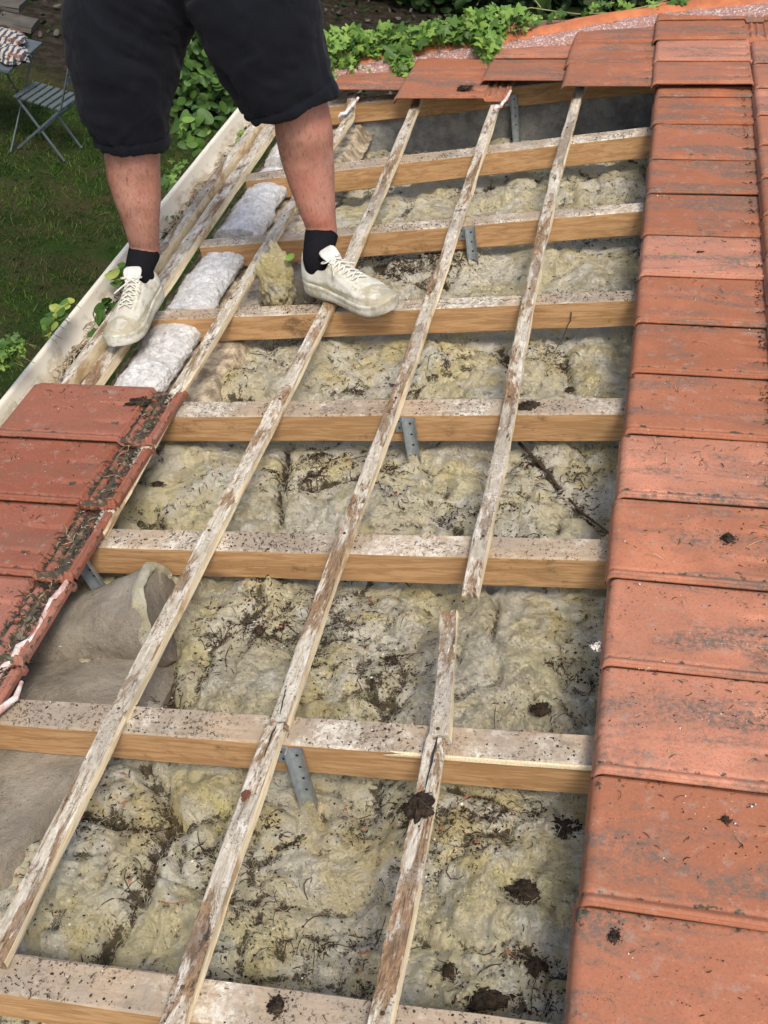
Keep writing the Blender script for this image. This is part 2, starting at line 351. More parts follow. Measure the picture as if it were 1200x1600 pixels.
def m_ground():
    t = Mt('garden_ground', 1, .05); c = t.mix((.024, .042, .010), (.045, .042, .018), t.ramp(t.noise(1.6, 5, .6), .4, .6)); c = t.mix(c, (.015, .030, .006), t.ramp(t.noise(5, 5, .7, off=3), .45, .65))
    sx = t.node('ShaderNodeSeparateXYZ'); t.l(t.co, sx.inputs[0])
    far = t.ramp(t.math('ADD', sx.outputs[1], t.ramp(t.noise(1.2, 4), 0, 1, -.8, .8)), 9.4, 10.1)
    c = t.mix(c, t.mix((.022, .018, .012), (.045, .038, .028), t.ramp(t.noise(9, 5, .7, off=5), .4, .65)), far); t.bump(t.noise(20, 5, .7), .04); t.col(c); return t.m
M['ground'] = m_ground(); M['grass'] = m_leaf('grass_blade', (.033, .075, .012), (.080, .130, .024), .15, .1); M['grass_dry'] = m_leaf('dry_grass_blade', (.085, .072, .034), (.05, .055, .022), .15, .1)
M['metal_paint'] = simple('grey_garden_paint', (.085, .10, .105), (.065, .08, .085), 12, .5, 0, spec=.4)
M['paving'] = simple('garden_stone', (.09, .08, .065), (.06, .055, .045), 6, .95, .004)

# ------------------------------------------------------------------ mass scatter
def twigs(mb, P, hf, Lr=(.008, .03), R=(.0005, .0012), mi=0, lift=.001, curl=1.2, flat=1.0):
    n = len(P)
    if n == 0: return
    L = RS.uniform(*Lr, n) * RS.uniform(.5, 1.3, n); a = RS.rand(n) * 6.283; k = RS.randn(n) * curl
    K = 5; pts = np.zeros((n, K, 3)); cur = P[:, :2].copy(); arc = RS.rand(n) * .25 * flat
    for i in range(K):
        pts[:, i, :2] = cur; aa = a + k * i / K
        cur = cur + (L / (K - 1))[:, None] * np.stack([np.cos(aa), np.sin(aa)], 1)
    z = hf(pts[..., 0].ravel(), pts[..., 1].ravel()).reshape(n, K)
    pts[..., 2] = z * .6 + z.mean(1)[:, None] * .4 + lift + np.sin(np.linspace(0, np.pi, K))[None] * (arc * L)[:, None]
    d = np.gradient(pts, axis=1); d /= np.linalg.norm(d, axis=2, keepdims=True) + 1e-9
    x = np.cross(d, [0, 0, 1.]); x /= np.linalg.norm(x, axis=2, keepdims=True) + 1e-9; y = np.cross(d, x)
    r = RS.uniform(*R, n)[:, None] * np.array([.6, 1, 1.05, .9, .4])[None]
    an = np.array([0, 2.094, 4.189])
    G = pts[:, :, None] + r[:, :, None, None] * (np.cos(an)[None, None, :, None] * x[:, :, None] + np.sin(an)[None, None, :, None] * y[:, :, None])
    I = np.arange(K * 3).reshape(K, 3); I2 = np.hstack([I, I[:, :1]])
    q = np.stack([I2[:-1, :-1], I2[1:, :-1], I2[1:, 1:], I2[:-1, 1:]], -1).reshape(-1, 4)
    Fq = (q[None] + (np.arange(n) * K * 3)[:, None, None]).reshape(-1, 4)
    mb.add(G.reshape(-1, 3), Fq, mi)
def crumbs(mb, P, hf, R=(.001, .004), mi=0, lift=.0, aspect=1.0):
    n = len(P)
    if n == 0: return
    o = np.array([(1,0,0),(0,1,0),(-1,0,0),(0,-1,0),(0,0,1),(0,0,-1)], float)
    a = RS.rand(n) * 6.283; c, s_ = np.cos(a), np.sin(a); r = RS.uniform(0, 1, n) ** 2 * (R[1] - R[0]) + R[0]
    sc = RS.uniform(.5, 1.2, (n, 6, 1)) * r[:, None, None]; V = o[None] * sc * np.array([aspect, 1 / aspect ** .3, .6])
    X = V[..., 0] * c[:, None] - V[..., 1] * s_[:, None]; Y = V[..., 0] * s_[:, None] + V[..., 1] * c[:, None]
    z = hf(P[:, 0], P[:, 1]); G = np.stack([X + P[:, :1], Y + P[:, 1:2], V[..., 2] + z[:, None] + r[:, None] * .3 + lift], -1)
    f = np.array([(0,1,4),(1,2,4),(2,3,4),(3,0,4),(1,0,5),(2,1,5),(3,2,5),(0,3,5)])
    mb.add(G.reshape(-1, 3), (f[None] + (np.arange(n) * 6)[:, None, None]).reshape(-1, 3), mi, False)
def leaf_template(kind='lobed'):
    n = 20; a = np.linspace(0, 2 * np.pi, n, endpoint=False)
    if kind == 'lobed': r = .72 + .20 * np.cos(5 * a) + .05 * np.cos(15 * a + 1); r[n // 2] *= .45
    elif kind == 'oval': r = 1 / np.sqrt(np.cos(a) ** 2 + (np.sin(a) / .62) ** 2); r *= 1 + .12 * np.cos(a)
    V = np.stack([r * np.cos(a), r * np.sin(a), .18 * r ** 2 * np.cos(2 * a) - .12 * r ** 2], 1)
    Vi = V * .5; Vi[:, 2] = V[:, 2] * .3; V = np.vstack([V, Vi, [(0, 0, .03)]])
    F3 = [(n + i, n + (i + 1) % n, 2 * n) for i in range(n)]; F4 = [(i, (i + 1) % n, n + (i + 1) % n, n + i) for i in range(n)]
    return V, np.array(F3), np.array(F4)
LT = {k: leaf_template(k) for k in ('lobed', 'oval')}
def leaves(mb, P, size=(.02, .04), up=(0, 0, 1), spread=.6, kind='lobed', mi=0):
    P = np.asarray(P, float); n = len(P); V, F3, F4 = LT[kind]
    nrm = np.array(up)[None] / np.linalg.norm(up) + RS.randn(n, 3) * spread; nrm /= np.linalg.norm(nrm, axis=1)[:, None]
    t = RS.randn(n, 3); x = np.cross(t, nrm); x /= np.linalg.norm(x, axis=1)[:, None]; y = np.cross(nrm, x)
    s_ = RS.uniform(*size, n)[:, None, None]; cup = RS.uniform(.3, 2.2, n)[:, None]
    G = P[:, None] + s_ * (V[None, :, :1] * x[:, None] + V[None, :, 1:2] * y[:, None] + (V[None, :, 2] * cup)[..., None] * nrm[:, None])
    off = (np.arange(n) * len(V))[:, None, None]; mi = np.asarray(mi)
    m3 = np.repeat(np.broadcast_to(mi, (n,)), len(F3)); m4 = np.repeat(np.broadcast_to(mi, (n,)), len(F4))
    base = mb.n; mb.add(G.reshape(-1, 3), (F3[None] + off).reshape(-1, 3), m3)
    mb.F.append(((F4[None] + off).reshape(-1, 4) + base, m4, True))

# ------------------------------------------------------------------ loft heights
BAYS = []                                            # (v front, v rear) of the seven insulated bays
RAF = [(.782, .782, .855), (1.347, 1.347, 1.42), (1.913, 1.913, 1.986), (2.476, 2.476, 2.55), (3.043, 3.059, 3.12), (3.60, 3.655, 3.718), (4.205, 4.295, 4.37)]
def rv(k, u, e=0):                                   # front (e=0) or rear (e=1) edge of rafter k at u
    a, b, _ = RAF[k]; wd = RAF[k][2] - RAF[k][1]; t = (np.asarray(u) + .8) / .7; f_ = a + (b - a) * t
    return f_ + (wd if e else 0)
def seg_d(u, v, pts):
    best = np.full(np.shape(u), 9.)
    for a, b in zip(pts[:-1], pts[1:]):
        d = np.array([b[0] - a[0], b[1] - a[1]]); t = np.clip(((u - a[0]) * d[0] + (v - a[1]) * d[1]) / (d @ d), 0, 1)
        best = np.minimum(best, np.hypot(u - a[0] - t * d[0], v - a[1] - t * d[1]))
    return best
ab = lambda *q: [tuple(at(x, y, -.14))[:2] for x, y in q]
CREASE = [(ab((225,1190),(265,1280),(240,1350),(205,1420),(150,1500)), .050, .018), (ab((130,1275),(250,1285),(350,1262)), .028, .02),
          (ab((700,1230),(760,1250),(775,1275)), .02, .01), (ab((425,900),(395,960),(330,1010),(300,1080)), .035, .02), (ab((245,930),(235,1000),(265,1095)), .06, .03),
          (ab((755,905),(770,950),(765,1010)), .03, .012), (ab((446,690),(442,760),(432,828)), .055, .012), (ab((450,765),(560,742)), .035, .012),
          (ab((815,700),(880,770),(940,830)), .02, .018), (ab((205,800),(240,825)), .08, .025), (ab((560,590),(490,600),(430,560),(420,530)), .02, .02),
          (ab((780,530),(800,570),(790,615)), .03, .015), (ab((630,300),(640,330)), .03, .02), (ab((590,410),(620,440),(700,430)), .03, .02), (ab((880,540),(890,610)), .02, .012)]
BUMP = [((150,1320), .17, .13, .055), ((110,1430), .12, .10, .03), ((350,950), .16, .12, .05), ((280,900), .1, .07, .03), ((420,930), .08, .05, .03), ((520,1050), .2, .1, .02),
        ((340,760), .22, .11, .04), ((500,735), .10, .05, .045), ((560,790), .14, .05, .03), ((690,690), .1, .05, .02), ((470,560), .22, .08, .05), ((400,600), .2, .06, .03), ((680,550), .10, .06, .035),
        ((920,590), .05, .035, .04), ((930,550), .05, .03, .035), ((840,575), .07, .05, .03), ((700,410), .2, .08, .035), ((650,320), .06, .04, .045), ((790,310), .05, .035, .045), ((880,290), .2, .07, .02),
        ((820,410), .15, .06, .03), ((700,960), .10, .12, .02), ((820,1330), .16, .10, .015)]
BUMP = [(*tuple(at(*p, -.14))[:2], a, b, c) for p, a, b, c in BUMP]
def Hins(u, v):
    u = np.asarray(u, float); v = np.asarray(v, float)
    wu = u + .03 * fbm(u, v, 0, 6, 3, 71); wv = v + .03 * fbm(u, v, 3, 6, 3, 72)
    h = -.172 + .036 * fbm(wu, wv, 0, 3.2, 3, 1) + .034 * fbm(wu, wv, 1, 8, 4, 2) + .055 * (.35 - np.maximum(0, .22 - abs(fbm(wu, wv, 2, 6, 4, 3))) * 1.6) + .062 * np.minimum(np.sqrt(fbm(wu, wv, 6, 11, 2, 8, .5) ** 2 + .004), .30) - .010 + .0065 * fbm(u, v, 4, 40, 4, 5, .65)
    for bu, bv, a, b, c in BUMP: h = h + c * np.exp(-((wu - bu) / a) ** 2 - ((wv - bv) / b) ** 2)
    for pts, dp, wd in CREASE: h = h - dp * np.exp(-(seg_d(wu, wv, pts) / wd) ** 2)
    return np.minimum(h, -.075)
def dirt_shade_mask(u, v):
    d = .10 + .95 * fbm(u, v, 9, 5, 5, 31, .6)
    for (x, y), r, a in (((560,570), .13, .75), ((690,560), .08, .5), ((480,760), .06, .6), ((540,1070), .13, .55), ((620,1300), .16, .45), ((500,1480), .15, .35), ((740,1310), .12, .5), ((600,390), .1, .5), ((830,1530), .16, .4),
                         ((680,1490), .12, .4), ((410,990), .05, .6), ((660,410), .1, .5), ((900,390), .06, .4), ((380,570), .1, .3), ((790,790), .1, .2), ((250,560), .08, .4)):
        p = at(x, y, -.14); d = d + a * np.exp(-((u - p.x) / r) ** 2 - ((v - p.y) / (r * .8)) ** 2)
    for pts, dp, wd in CREASE: d = d + .42 * np.exp(-(seg_d(u, v, pts) / (wd * 1.2)) ** 2)  # creases darkened as painted shade, with more litter scattered there
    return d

# ------------------------------------------------------------------ setting: garden ground, house wall, loft deck
mb = MB(); g = 90; xs = np.linspace(-1, 1, g); X, Y = np.meshgrid(np.sign(xs) * abs(xs) ** 2.2 * 70 - 3, np.sign(xs) * abs(xs) ** 2.2 * 70 + 8, indexing='ij')
Z = GZ + .05 * fbm(X, Y, 0, .8, 4, 3) * (abs(X + 3) < 20); mb.grid(np.stack([X, Y, Z], -1))
tag(link('ground', mb.mesh('ground', [M['ground']]), roof=False), None, None, kind='structure')
gx = lambda x, y: GZ + .05 * fbm(x, y, 0, .8, 4, 3)
mb = MB(); mb.box((-1.50, -3, GZ - .3), (5.5, 5.02, -.72)); tag(link('house_wall', mb.mesh('house_wall', [M['block']]), roof=False), 'rendered house wall under the opened roof', 'wall', kind='structure')
mb = MB(); mb.box((-1.70, -.6, -.42), (1.2, 4.95, -.36)); tag(link('loft_deck', mb.mesh('loft_deck', [M['dark']])), 'dark sheet beneath the insulation', 'deck', kind='structure')
# grey gable wall seen under the topmost rafter
r7 = lambda u: 4.90 + .055 * (u + .8) / .7
mb = MB(); u_ = np.linspace(-1.62, 0.9, 160); zz = np.linspace(-.36, -.085, 24); U_, Z_ = np.meshgrid(u_, zz, indexing='ij')
G = np.stack([U_, r7(U_) + .02 + .006 * fbm(U_, 0, Z_, 14, 4, 8), Z_], -1); mb.grid(G)
T = np.stack([G[:, -1], G[:, -1] + [0, .12, 0]], 1); mb.grid(T); G2 = G.copy(); G2[..., 1] += .12; mb.grid(G2, flip=True)
tag(link('gable_wall', mb.mesh('gable_wall', [M['block']])), 'grey block gable wall in shadow below the topmost rafter', 'wall')

# ------------------------------------------------------------------ rafters
RL = ['pine rafter crossing the bottom edge of the photo', 'rafter with a pale split sliver, one up from the bottom rafter', 'rafter just above the brown paper backed insulation rolls',
      'rafter that meets the top corner of the left-hand tiles', 'rafter under the toe of the forward white trainer', 'rafter right behind the ankle of the forward foot', 'highest fully exposed rafter, grey wall behind it']
RAFT = []
for k in range(7):
    mb = MB(); u0 = -1.70 if k > 2 else -1.86; u1 = .95
    wd = RAF[k][2] - RAF[k][1]
    c0, c1 = rv(k, u0) + wd / 2, rv(k, u1) + wd / 2
    mb.bar((u0, c0, -.046), (u1, c1, -.046), wd, .092, seg=70, bev=.004, wob=.0022, seed=k * 3 + 1, wobsc=7)
    o = link('rafter', mb.mesh('rafter', [M['pine_top'], M['pine']])); tag(o, RL[k], 'rafter', 'rafters across the open roof'); RAFT.append(o)
p0, p1 = at(622, 1183, -.006), at(930, 1196, -.006)
mb = MB(); mb.bar((p0.x, rv(1, 0) - .003, -.004), (p1.x + .1, rv(1, 0) - .003, -.004), .006, .010, seg=24, bev=.001, wob=.0015, top=0, side=0, jag=(.05, 0))
tag(link('splinter', mb.mesh('splinter', [M['batten_side']]), RAFT[1]), 'pale split sliver along the front edge', None)
mb = MB(); mb.bar((-1.62, r7(-1.62) + .03, -.044), (.95, r7(.95) + .03, -.044), .07, .088, seg=60, bev=.004, wob=.002, seed=29)
tag(link('rafter', mb.mesh('rafter', [M['pine_top'], M['pine']])), 'topmost rafter half hidden under the top tiles', 'rafter', 'rafters across the open roof')

# ------------------------------------------------------------------ insulation, one quilt per bay
def bay(k, u0, u1, step, label):
    nu, nv = int((u1 - u0) / step), int(.72 / step)
    uu = np.linspace(u0, u1, nu); t = np.linspace(-.12, 1.30, nv)
    vf = rv(k, uu, 1) if k >= 0 else np.full(nu, .30); vr = rv(k + 1, uu)
    Vv = vf[:, None] + (vr - vf)[:, None] * t[None]; Uu = np.repeat(uu[:, None], nv, 1)
    H = Hins(Uu, Vv); e = np.minimum(Uu - u0, u1 - Uu); H = H - .10 * (1 - sst(0, .05, e)); H = np.where((t[None] < 0) | (t[None] > 1), np.minimum(H, -.100), H)
    ju, jv = .007 * fbm(Uu, Vv, 5, 45, 3, 61), .007 * fbm(Uu, Vv, 8, 45, 3, 62)
    mb = MB(); mb.grid(np.stack([Uu + ju, Vv + jv, H], -1)); L = mb.n
    sm = H.copy()
    for _ in range(14): sm[1:-1, 1:-1] = (sm[:-2, 1:-1] + sm[2:, 1:-1] + sm[1:-1, :-2] + sm[1:-1, 2:]) / 4
    D = np.clip(dirt_shade_mask(Uu, Vv), 0, 1) * .75 + .45 * sst(.001, .006, sm - H)        # litter, plus shade painted into the hollows
    yel = np.zeros_like(H)
    for (x, y), r, a in (((290,1010), .07, .7), ((240,770), .1, .3), ((500,735), .07, .9), ((340,960), .06, .5), ((925,585), .035, 1), ((930,548), .03, .9), ((650,318), .03, .9), ((795,312), .03, .9), ((840,560), .06, .5),
                         ((685,570), .03, .8), ((720,680), .05, .6), ((120,1400), .08, .6), ((160,1470), .08, .5), ((350,1240), .08, .7), ((360,1290), .1, .5), ((540,660), .02, .5), ((770,1380), .06, .5), ((480,1010), .12, .4), ((400,1500), .1, .4), ((870,1330), .06, .3), ((960,800), .1, .0), ((700,630), .05, .3)):
        p = at(x, y, -.13); yel = yel + a * np.exp(-((Uu - p.x) / r) ** 2 - ((Vv - p.y) / (r * .7)) ** 2)
    yel = np.clip(yel * (.6 + .9 * fbm(Uu, Vv, 0, 30, 4, 44)), 0, .9)
    kr = np.zeros_like(H)
    if k == 4: p = at(620, 300, -.14); kr = sst(.02, -.02, Uu - p.x + .02 * fbm(Uu, Vv, 1, 20, 2, 3)) * 0 + (1 - sst(-.02, .02, Uu - p.x)) * .85
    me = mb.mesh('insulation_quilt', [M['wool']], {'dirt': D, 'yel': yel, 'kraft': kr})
    tag(link('insulation_quilt', me), label, 'insulation', 'mineral wool quilts between the rafters')
BL = ['dirt-strewn yellow wool filling the bay along the bottom of the photo', 'yellow wool beside the brown paper rolls, below the snapped batten end', 'wool quilt with a square joint and a dark cable lying across it',
      'wool quilt with the darkest heap of soil and two bright yellow tufts', 'grey wool quilt between the forward foot and the right-hand tiles', 'greyest wool quilt with a brown paper covered left part, just below the highest exposed rafter']
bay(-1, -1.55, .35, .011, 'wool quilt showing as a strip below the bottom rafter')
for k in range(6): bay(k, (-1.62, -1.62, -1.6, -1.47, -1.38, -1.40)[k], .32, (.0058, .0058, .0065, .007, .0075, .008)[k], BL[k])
mb = MB(); Uu, Vv = np.meshgrid(np.linspace(-1.5, .3, 150), np.linspace(4.35, 4.92, 50), indexing='ij'); mb.grid(np.stack([Uu, Vv, Hins(Uu, Vv) - .1], -1))
tag(link('insulation_quilt', mb.mesh('insulation_quilt', [M['wool']], {'dirt': np.full(Uu.shape, .5), 'yel': np.zeros(Uu.shape), 'kraft': np.zeros(Uu.shape)})), 'sunken dark wool in front of the grey gable wall', 'insulation', 'mineral wool quilts between the rafters')
# torn upright lump of wool beside the forward foot
def lump(name, c, ax, mats, seed, rough=.12, res=48, attrs=True, label=None, cat=None, fr=9, group=None, tilt=None):
    a = np.linspace(0, 2 * np.pi, res, endpoint=False); b = np.linspace(.02, np.pi - .02, res // 2)
    A, B = np.meshgrid(a, b, indexing='ij'); d = np.stack([np.cos(A) * np.sin(B), np.sin(A) * np.sin(B), np.cos(B)], -1)
    r = 1 + rough * 2.2 * fbm(d[..., 0] * fr / 6, d[..., 1] * fr / 6, d[..., 2] * fr / 6 + seed, 1.6, 3, seed) + rough * fbm(d[..., 0], d[..., 1], d[..., 2] + seed, 7, 4, seed + 3, .65)
    P = d * r[..., None] * np.array(ax)
    if tilt: P = P @ np.array(Matrix.Rotation(tilt[0], 3, tilt[1])).T
    mb = MB(); mb.grid(P, 0, True, closeu=True, flip=False)
    for e in (0, -1):
        mb.add(np.vstack([P[:, e], P[:, e].mean(0)]), [(i, (i + 1) % res, res) for i in range(res)])
    n = mb.n; me = mb.mesh(name, mats, {'dirt': np.full(n, .0), 'yel': np.full(n, .2), 'kraft': np.zeros(n)} if attrs else None)
    return tag(link(name, me, loc=c), label, cat, group)
c = atv(432, 425, 3.28)
lump('wool_tuft', (c.x, 3.26, -.005), (.060, .045, .118), [M['wool']], 5, .16, 110, label='torn upright lump of yellow wool between the two feet', cat='insulation', tilt=(.12, 'Y'))
mb = MB(); Cc = [(c.x + .06 + .012 * t, 3.275 + .11 * t, -.07 + .0 * t) for t in np.linspace(0, 1, 8)]
mb.rings(Cc, [(.042, 0, 0)] * 8, [(0, .01, .06)] * 8, 26); tag(link('paper_roll', mb.mesh('paper_roll', [M['kraft']])), 'brown rolled paper scrap beside the torn wool lump', 'paper roll')

# kraft paper faced rolls at lower left
def sheet(name, fn, u0, u1, v0, v1, label, n=(110, 90)):
    Uu, Vv = np.meshgrid(np.linspace(u0, u1, n[0]), np.linspace(v0, v1, n[1]), indexing='ij'); P = fn(Uu, Vv); mb = MB(); mb.grid(P)
    B = P.copy(); B[..., 2] -= .02; mb.grid(B, flip=True)
    for s_ in (np.s_[0, :], np.s_[-1, :], np.s_[:, 0], np.s_[:, -1]): mb.grid(np.stack([P[s_], B[s_]], 1))
    return tag(link(name, mb.mesh(name, [M['kraft']])), label, 'paper facing')
def k0(U, V):
    H = -.100 + .012 * fbm(U, V, 0, 3, 4, 81) + .002 * fbm(U, V, 0, 25, 3, 82)
    e = at(165, 1200, -.1).x - .16 * (1.345 - V) / .5 + .015 * fbm(V, 0, 0, 8, 3, 5); d = e - U; H = H - .16 * (1 - sst(-.03, .06, d)); return np.stack([U, V, H], -1)
sheet('paper_facing', k0, -1.62, -1.08, .80, 1.353, 'flat dusty brown paper face at the left edge, under the long left batten')
def k1(U, V):
    H = -.135 + .060 * np.exp(-((V - 1.50) / .11) ** 2 - ((U + 1.42) / .20) ** 2) + .012 * fbm(U, V, 0, 4, 4, 85) + .002 * fbm(U, V, 0, 30, 3, 82)
    H -= .06 * sst(-1.24, -1.16, U); return np.stack([U, V, H], -1)
sheet('paper_facing', k1, -1.72, -1.16, 1.40, 1.78, 'low bulging brown paper hump in front of the curled paper roll')
pa, pb = at(120, 975, -.05), at(230, 945, -.05)
mb = MB(); Cc, A_, B_ = [], [], []
for t in np.linspace(0, 1, 40):
    P = Vector((-1.66 + .46 * t, 1.71 + .075 * t, -.185 + .085 * t)); r = .088 + .008 * math.sin(t * 8) + .012 * t
    if t > .95: r *= 1 - 1.2 * (t - .95)
    Cc.append(P); A_.append(Vector((-.22, 1, .0)).normalized() * r * 1.12); B_.append(Vector((-.22, -.05, 1)).normalized() * r)
mb.rings(Cc, A_, B_, 60, pw=.8)
def crumple(mb, a=.011):
    for i, V in enumerate(mb.V): V[:, 2] += .010 * (.3 - abs(fbm(V[:, 0] * .5, V[:, 1] + V[:, 0] * .5, V[:, 2], 14, 3, 95))); V += a * np.stack([fbm(V[:, 0], V[:, 1], V[:, 2], 12, 4, 91 + q) for q in range(3)], 1)
crumple(mb); tag(link('paper_roll', mb.mesh('paper_roll', [M['kraft']])), 'curled brown paper backed roll poking out below the left tiles', 'insulation roll')
mb = MB(); e = Cc[-3]; ex, ey = A_[-3], B_[-3]; Cq = [e + ex * math.cos(q) * 1.0 + ey * math.sin(q) * 1.02 + Vector((.012, 0, .006)) for q in np.linspace(.2, 2.9, 60)]
mb.rings(Cq, [(.018, 0, .004)] * 60, [(0, .010, .010)] * 60, 18); crumple(mb, .016); n = mb.n
tag(link('wool_edge', mb.mesh('wool_edge', [M['wool']], {'dirt': np.full(n, .0), 'yel': np.full(n, .15), 'kraft': np.full(n, .1)})), 'pale torn wool edge showing at the mouth of the curled brown roll', 'insulation')

# ------------------------------------------------------------------ battens along the roof
def batten(pts, wd, h, label, seed, n0=.015, jag=(0, 0), group='roofing battens laid over the rafters', wob=.0042, name='batten'):
    mb = MB()
    for i, (a, b) in enumerate(zip(pts[:-1], pts[1:])):
        L = (Vector(b) - Vector(a)).length
        mb.bar(a, b, wd, h, seg=max(8, int(L / .035)), bev=.003, wob=wob, seed=seed + i * 7, wobsc=5, jag=(jag[0] if i == 0 else 0, jag[1] if i == len(pts) - 2 else 0))
    o = tag(link(name, mb.mesh(name, [M['batten'], M['batten_side']])), label, 'batten', group)
    if group.startswith('roofing'):
        for k in range(7):
            for a, b in zip(pts[:-1], pts[1:]):
                vc = (RAF[k][1] + RAF[k][2]) / 2
                if (a[1] - vc) * (b[1] - vc) < 0:
                    t_ = (vc - a[1]) / (b[1] - a[1]); x = a[0] + (b[0] - a[0]) * t_ + .004 * math.sin(seed + k * 2.3); nm = MB(); q = np.linspace(0, 6.283, 9)[:-1]
                    z = a[2] + h / 2 + .0012; R_ = .0042; nm.add([(x + R_ * math.cos(w_), vc + R_ * math.sin(w_), z) for w_ in q] + [(x + R_ * .8 * math.cos(w_), vc + R_ * .8 * math.sin(w_), z + .0012) for w_ in q] + [(x, vc, z + .0012)], [(i, (i + 1) % 8, 8 + (i + 1) % 8) for i in range(8)] + [(i, 8 + (i + 1) % 8, 8 + i) for i in range(8)] + [(8 + i, 8 + (i + 1) % 8, 16) for i in range(8)])
                    link('nail', nm.mesh('nail', [M['twig']]), o)
    return o
BW, BH, BN = .037, .028, .0155
def px(q, n=BN + BH / 2): p = at(*q, n); return (p.x, p.y, BN)
def mid(q, n=BN): return q
# batten one: snapped in the middle
batten([px((735, 918)), px((783, 700)), px((822, 480)), px((868, 270)), px((904, 140)), (-.425, 4.9, BN)], BW, BH, 'upper length of the right-hand batten, ending in an orange-brown splintered break', 3, jag=(.03, 0))
a, b = px((699, 940)), px((687, 1150)); batten([(b[0], b[1], BN + .002), (a[0], a[1], -.012)], BW * 1.0, BH, 'short loose batten piece above the split joint, square brown upper end', 21, jag=(0, .012))
batten([px((588, 1610)), px((640, 1370)), px((682, 1153))], BW, BH, 'lower length of the right-hand batten with a clod of soil on it', 33, jag=(0, .02))
# batten two: two lengths butted on a rafter
batten([px((258, 1625)), px((345, 1370)), px((428, 1133))], BW * 1.08, BH, 'near length of the second batten from the right, with a round knot', 41, jag=(0, .02))
batten([px((436, 1122)), px((532, 850)), px((640, 560)), px((728, 300)), px((772, 165)), (-.775, 4.9, BN)], BW, BH, 'long batten crossing the middle of the open roof above its butt joint', 52, jag=(.02, 0))
batten([px((-12, 1500)), px((180, 1115)), px((355, 780)), px((520, 460)), px((600, 280)), px((650, 160)), (-1.125, 4.9, BN)], BW * 1.05, BH, 'longest batten, running from the left edge under the forward foot', 63)
batten([px((150, 830)), px((277, 605)), px((380, 440)), px((455, 318)), px((545, 180)), (-1.44, 4.9, BN)], BW, BH, 'batten between the two feet, its near end beneath the left tiles', 71, wob=.005)
batten([(-1.800, 1.0, .022), (-1.800, 2.9, .022), (-1.795, 4.9, .022)], .036, .048, 'outermost eaves batten next to the gutter', 83, group='eaves battens', wob=.003)
batten([(-1.737, 1.0, .004), (-1.735, 2.9, .004), (-1.735, 4.9, .004)], .052, .036, 'broader flat eaves board beside the white bead fill', 95, group='eaves battens')

BATS = {o['label']: o for o in COL.objects if o.name.startswith('batten')}
def mark(key, name, q, wd, mat, z=BN + BH / 2 + .0022):
    o = [b for k, b in BATS.items() if key in k][0]; P = [at(x, y, z) for x, y in q]; T = np.linspace(0, 1, 24); Q = np.stack([np.interp(T, np.linspace(0, 1, len(P)), [p[i] for p in P]) for i in range(3)], 1)
    w_ = wd * np.sin(np.pi * np.clip(T * .9 + .08, 0, 1)) ** .6 * (1 + .4 * fbm(T, 0, 0, 9, 3, 4)); Q[:, 0] += .0022 * fbm(T, 3, 0, 5, 3, 6)
    G = np.stack([Q - np.stack([w_, 0 * w_, 0 * w_], 1), Q + np.stack([w_, 0 * w_, 0 * w_], 1)], 1); mb = MB(); mb.grid(G, flip=True); link(name, mb.mesh(name, [M[mat]]), o)
mark('lower length of the right-hand', 'split', [(684, 1152), (676, 1185), (664, 1235)], .0022, 'hole'); mark('near length of the second', 'split', [(432, 1134), (424, 1150), (412, 1185)], .0018, 'hole')
mark('long batten crossing', 'split', [(438, 1115), (444, 1090), (447, 1075)], .0014, 'hole'); mark('near length of the second', 'knot', [(387, 1234), (380, 1253)], .0085, 'knot'); mark('short loose', 'split', [(690, 1120), (690, 1145)], .0016, 'hole', .018)


# ------------------------------------------------------------------ eaves: fill rolls, board, gutter
mb = MB(); Uu, Vv = np.meshgrid(np.linspace(-1.78, -1.36, 70), np.linspace(2.57, 4.92, 360), indexing='ij'); H = -.105 + .012 * fbm(Uu, Vv, 0, 14, 4, 15) + .006 * fbm(Uu, Vv, 0, 50, 3, 16)
H = np.where(Uu > -1.42, H - .05 * sst(-1.42, -1.38, Uu), H)
mb.grid(np.stack([Uu, Vv, H], -1)); tag(link('eaves_ledge', mb.mesh('eaves_ledge', [M['board']])), 'crumbling dusty ledge along the eaves under the white fill', 'ledge')
for i, (v0, v1, lab) in enumerate(((2.56, 3.04, 'white bead fill under the toe of the rear trainer'), (3.13, 3.61, 'white bead fill beside the torn wool lump'), (3.72, 4.23, 'white bead fill left of the forward shin'), (4.38, 4.87, 'small far piece of white fill at the top of the eaves'))):
    v0 -= .012; v1 += .014
    mb = MB(); n = 130; C_ = [(-1.628, v0 + (v1 - v0) * t, -.062) for t in np.linspace(0, 1, n)]
    r = [.072 * (1 + 0 * t) for t in np.linspace(0, 1, n)]
    mb.rings(C_, [(q * 1.2, 0, 0) for q in r], [(0, 0, q * .60) for q in r], 110)
    for V in mb.V:
        k = fbm(V[:, 0], V[:, 1], V[:, 2] + i, 8, 4, 21) * .022 + fbm(V[:, 0], V[:, 1], V[:, 2] + i, 26, 4, 23, .75) * .010 + fbm(V[:, 0], V[:, 1], V[:, 2] + i, 90, 4, 22, .85) * .006
        d = V - np.stack([np.full(len(V), -1.628), V[:, 1], np.full(len(V), -.062)], 1); d /= np.linalg.norm(d, axis=1)[:, None] + 1e-9; V += d * k[:, None]
    tag(link('bead_fill', mb.mesh('bead_fill', [M['fill']])), lab, 'insulation fill', 'white fill lengths along the eaves')
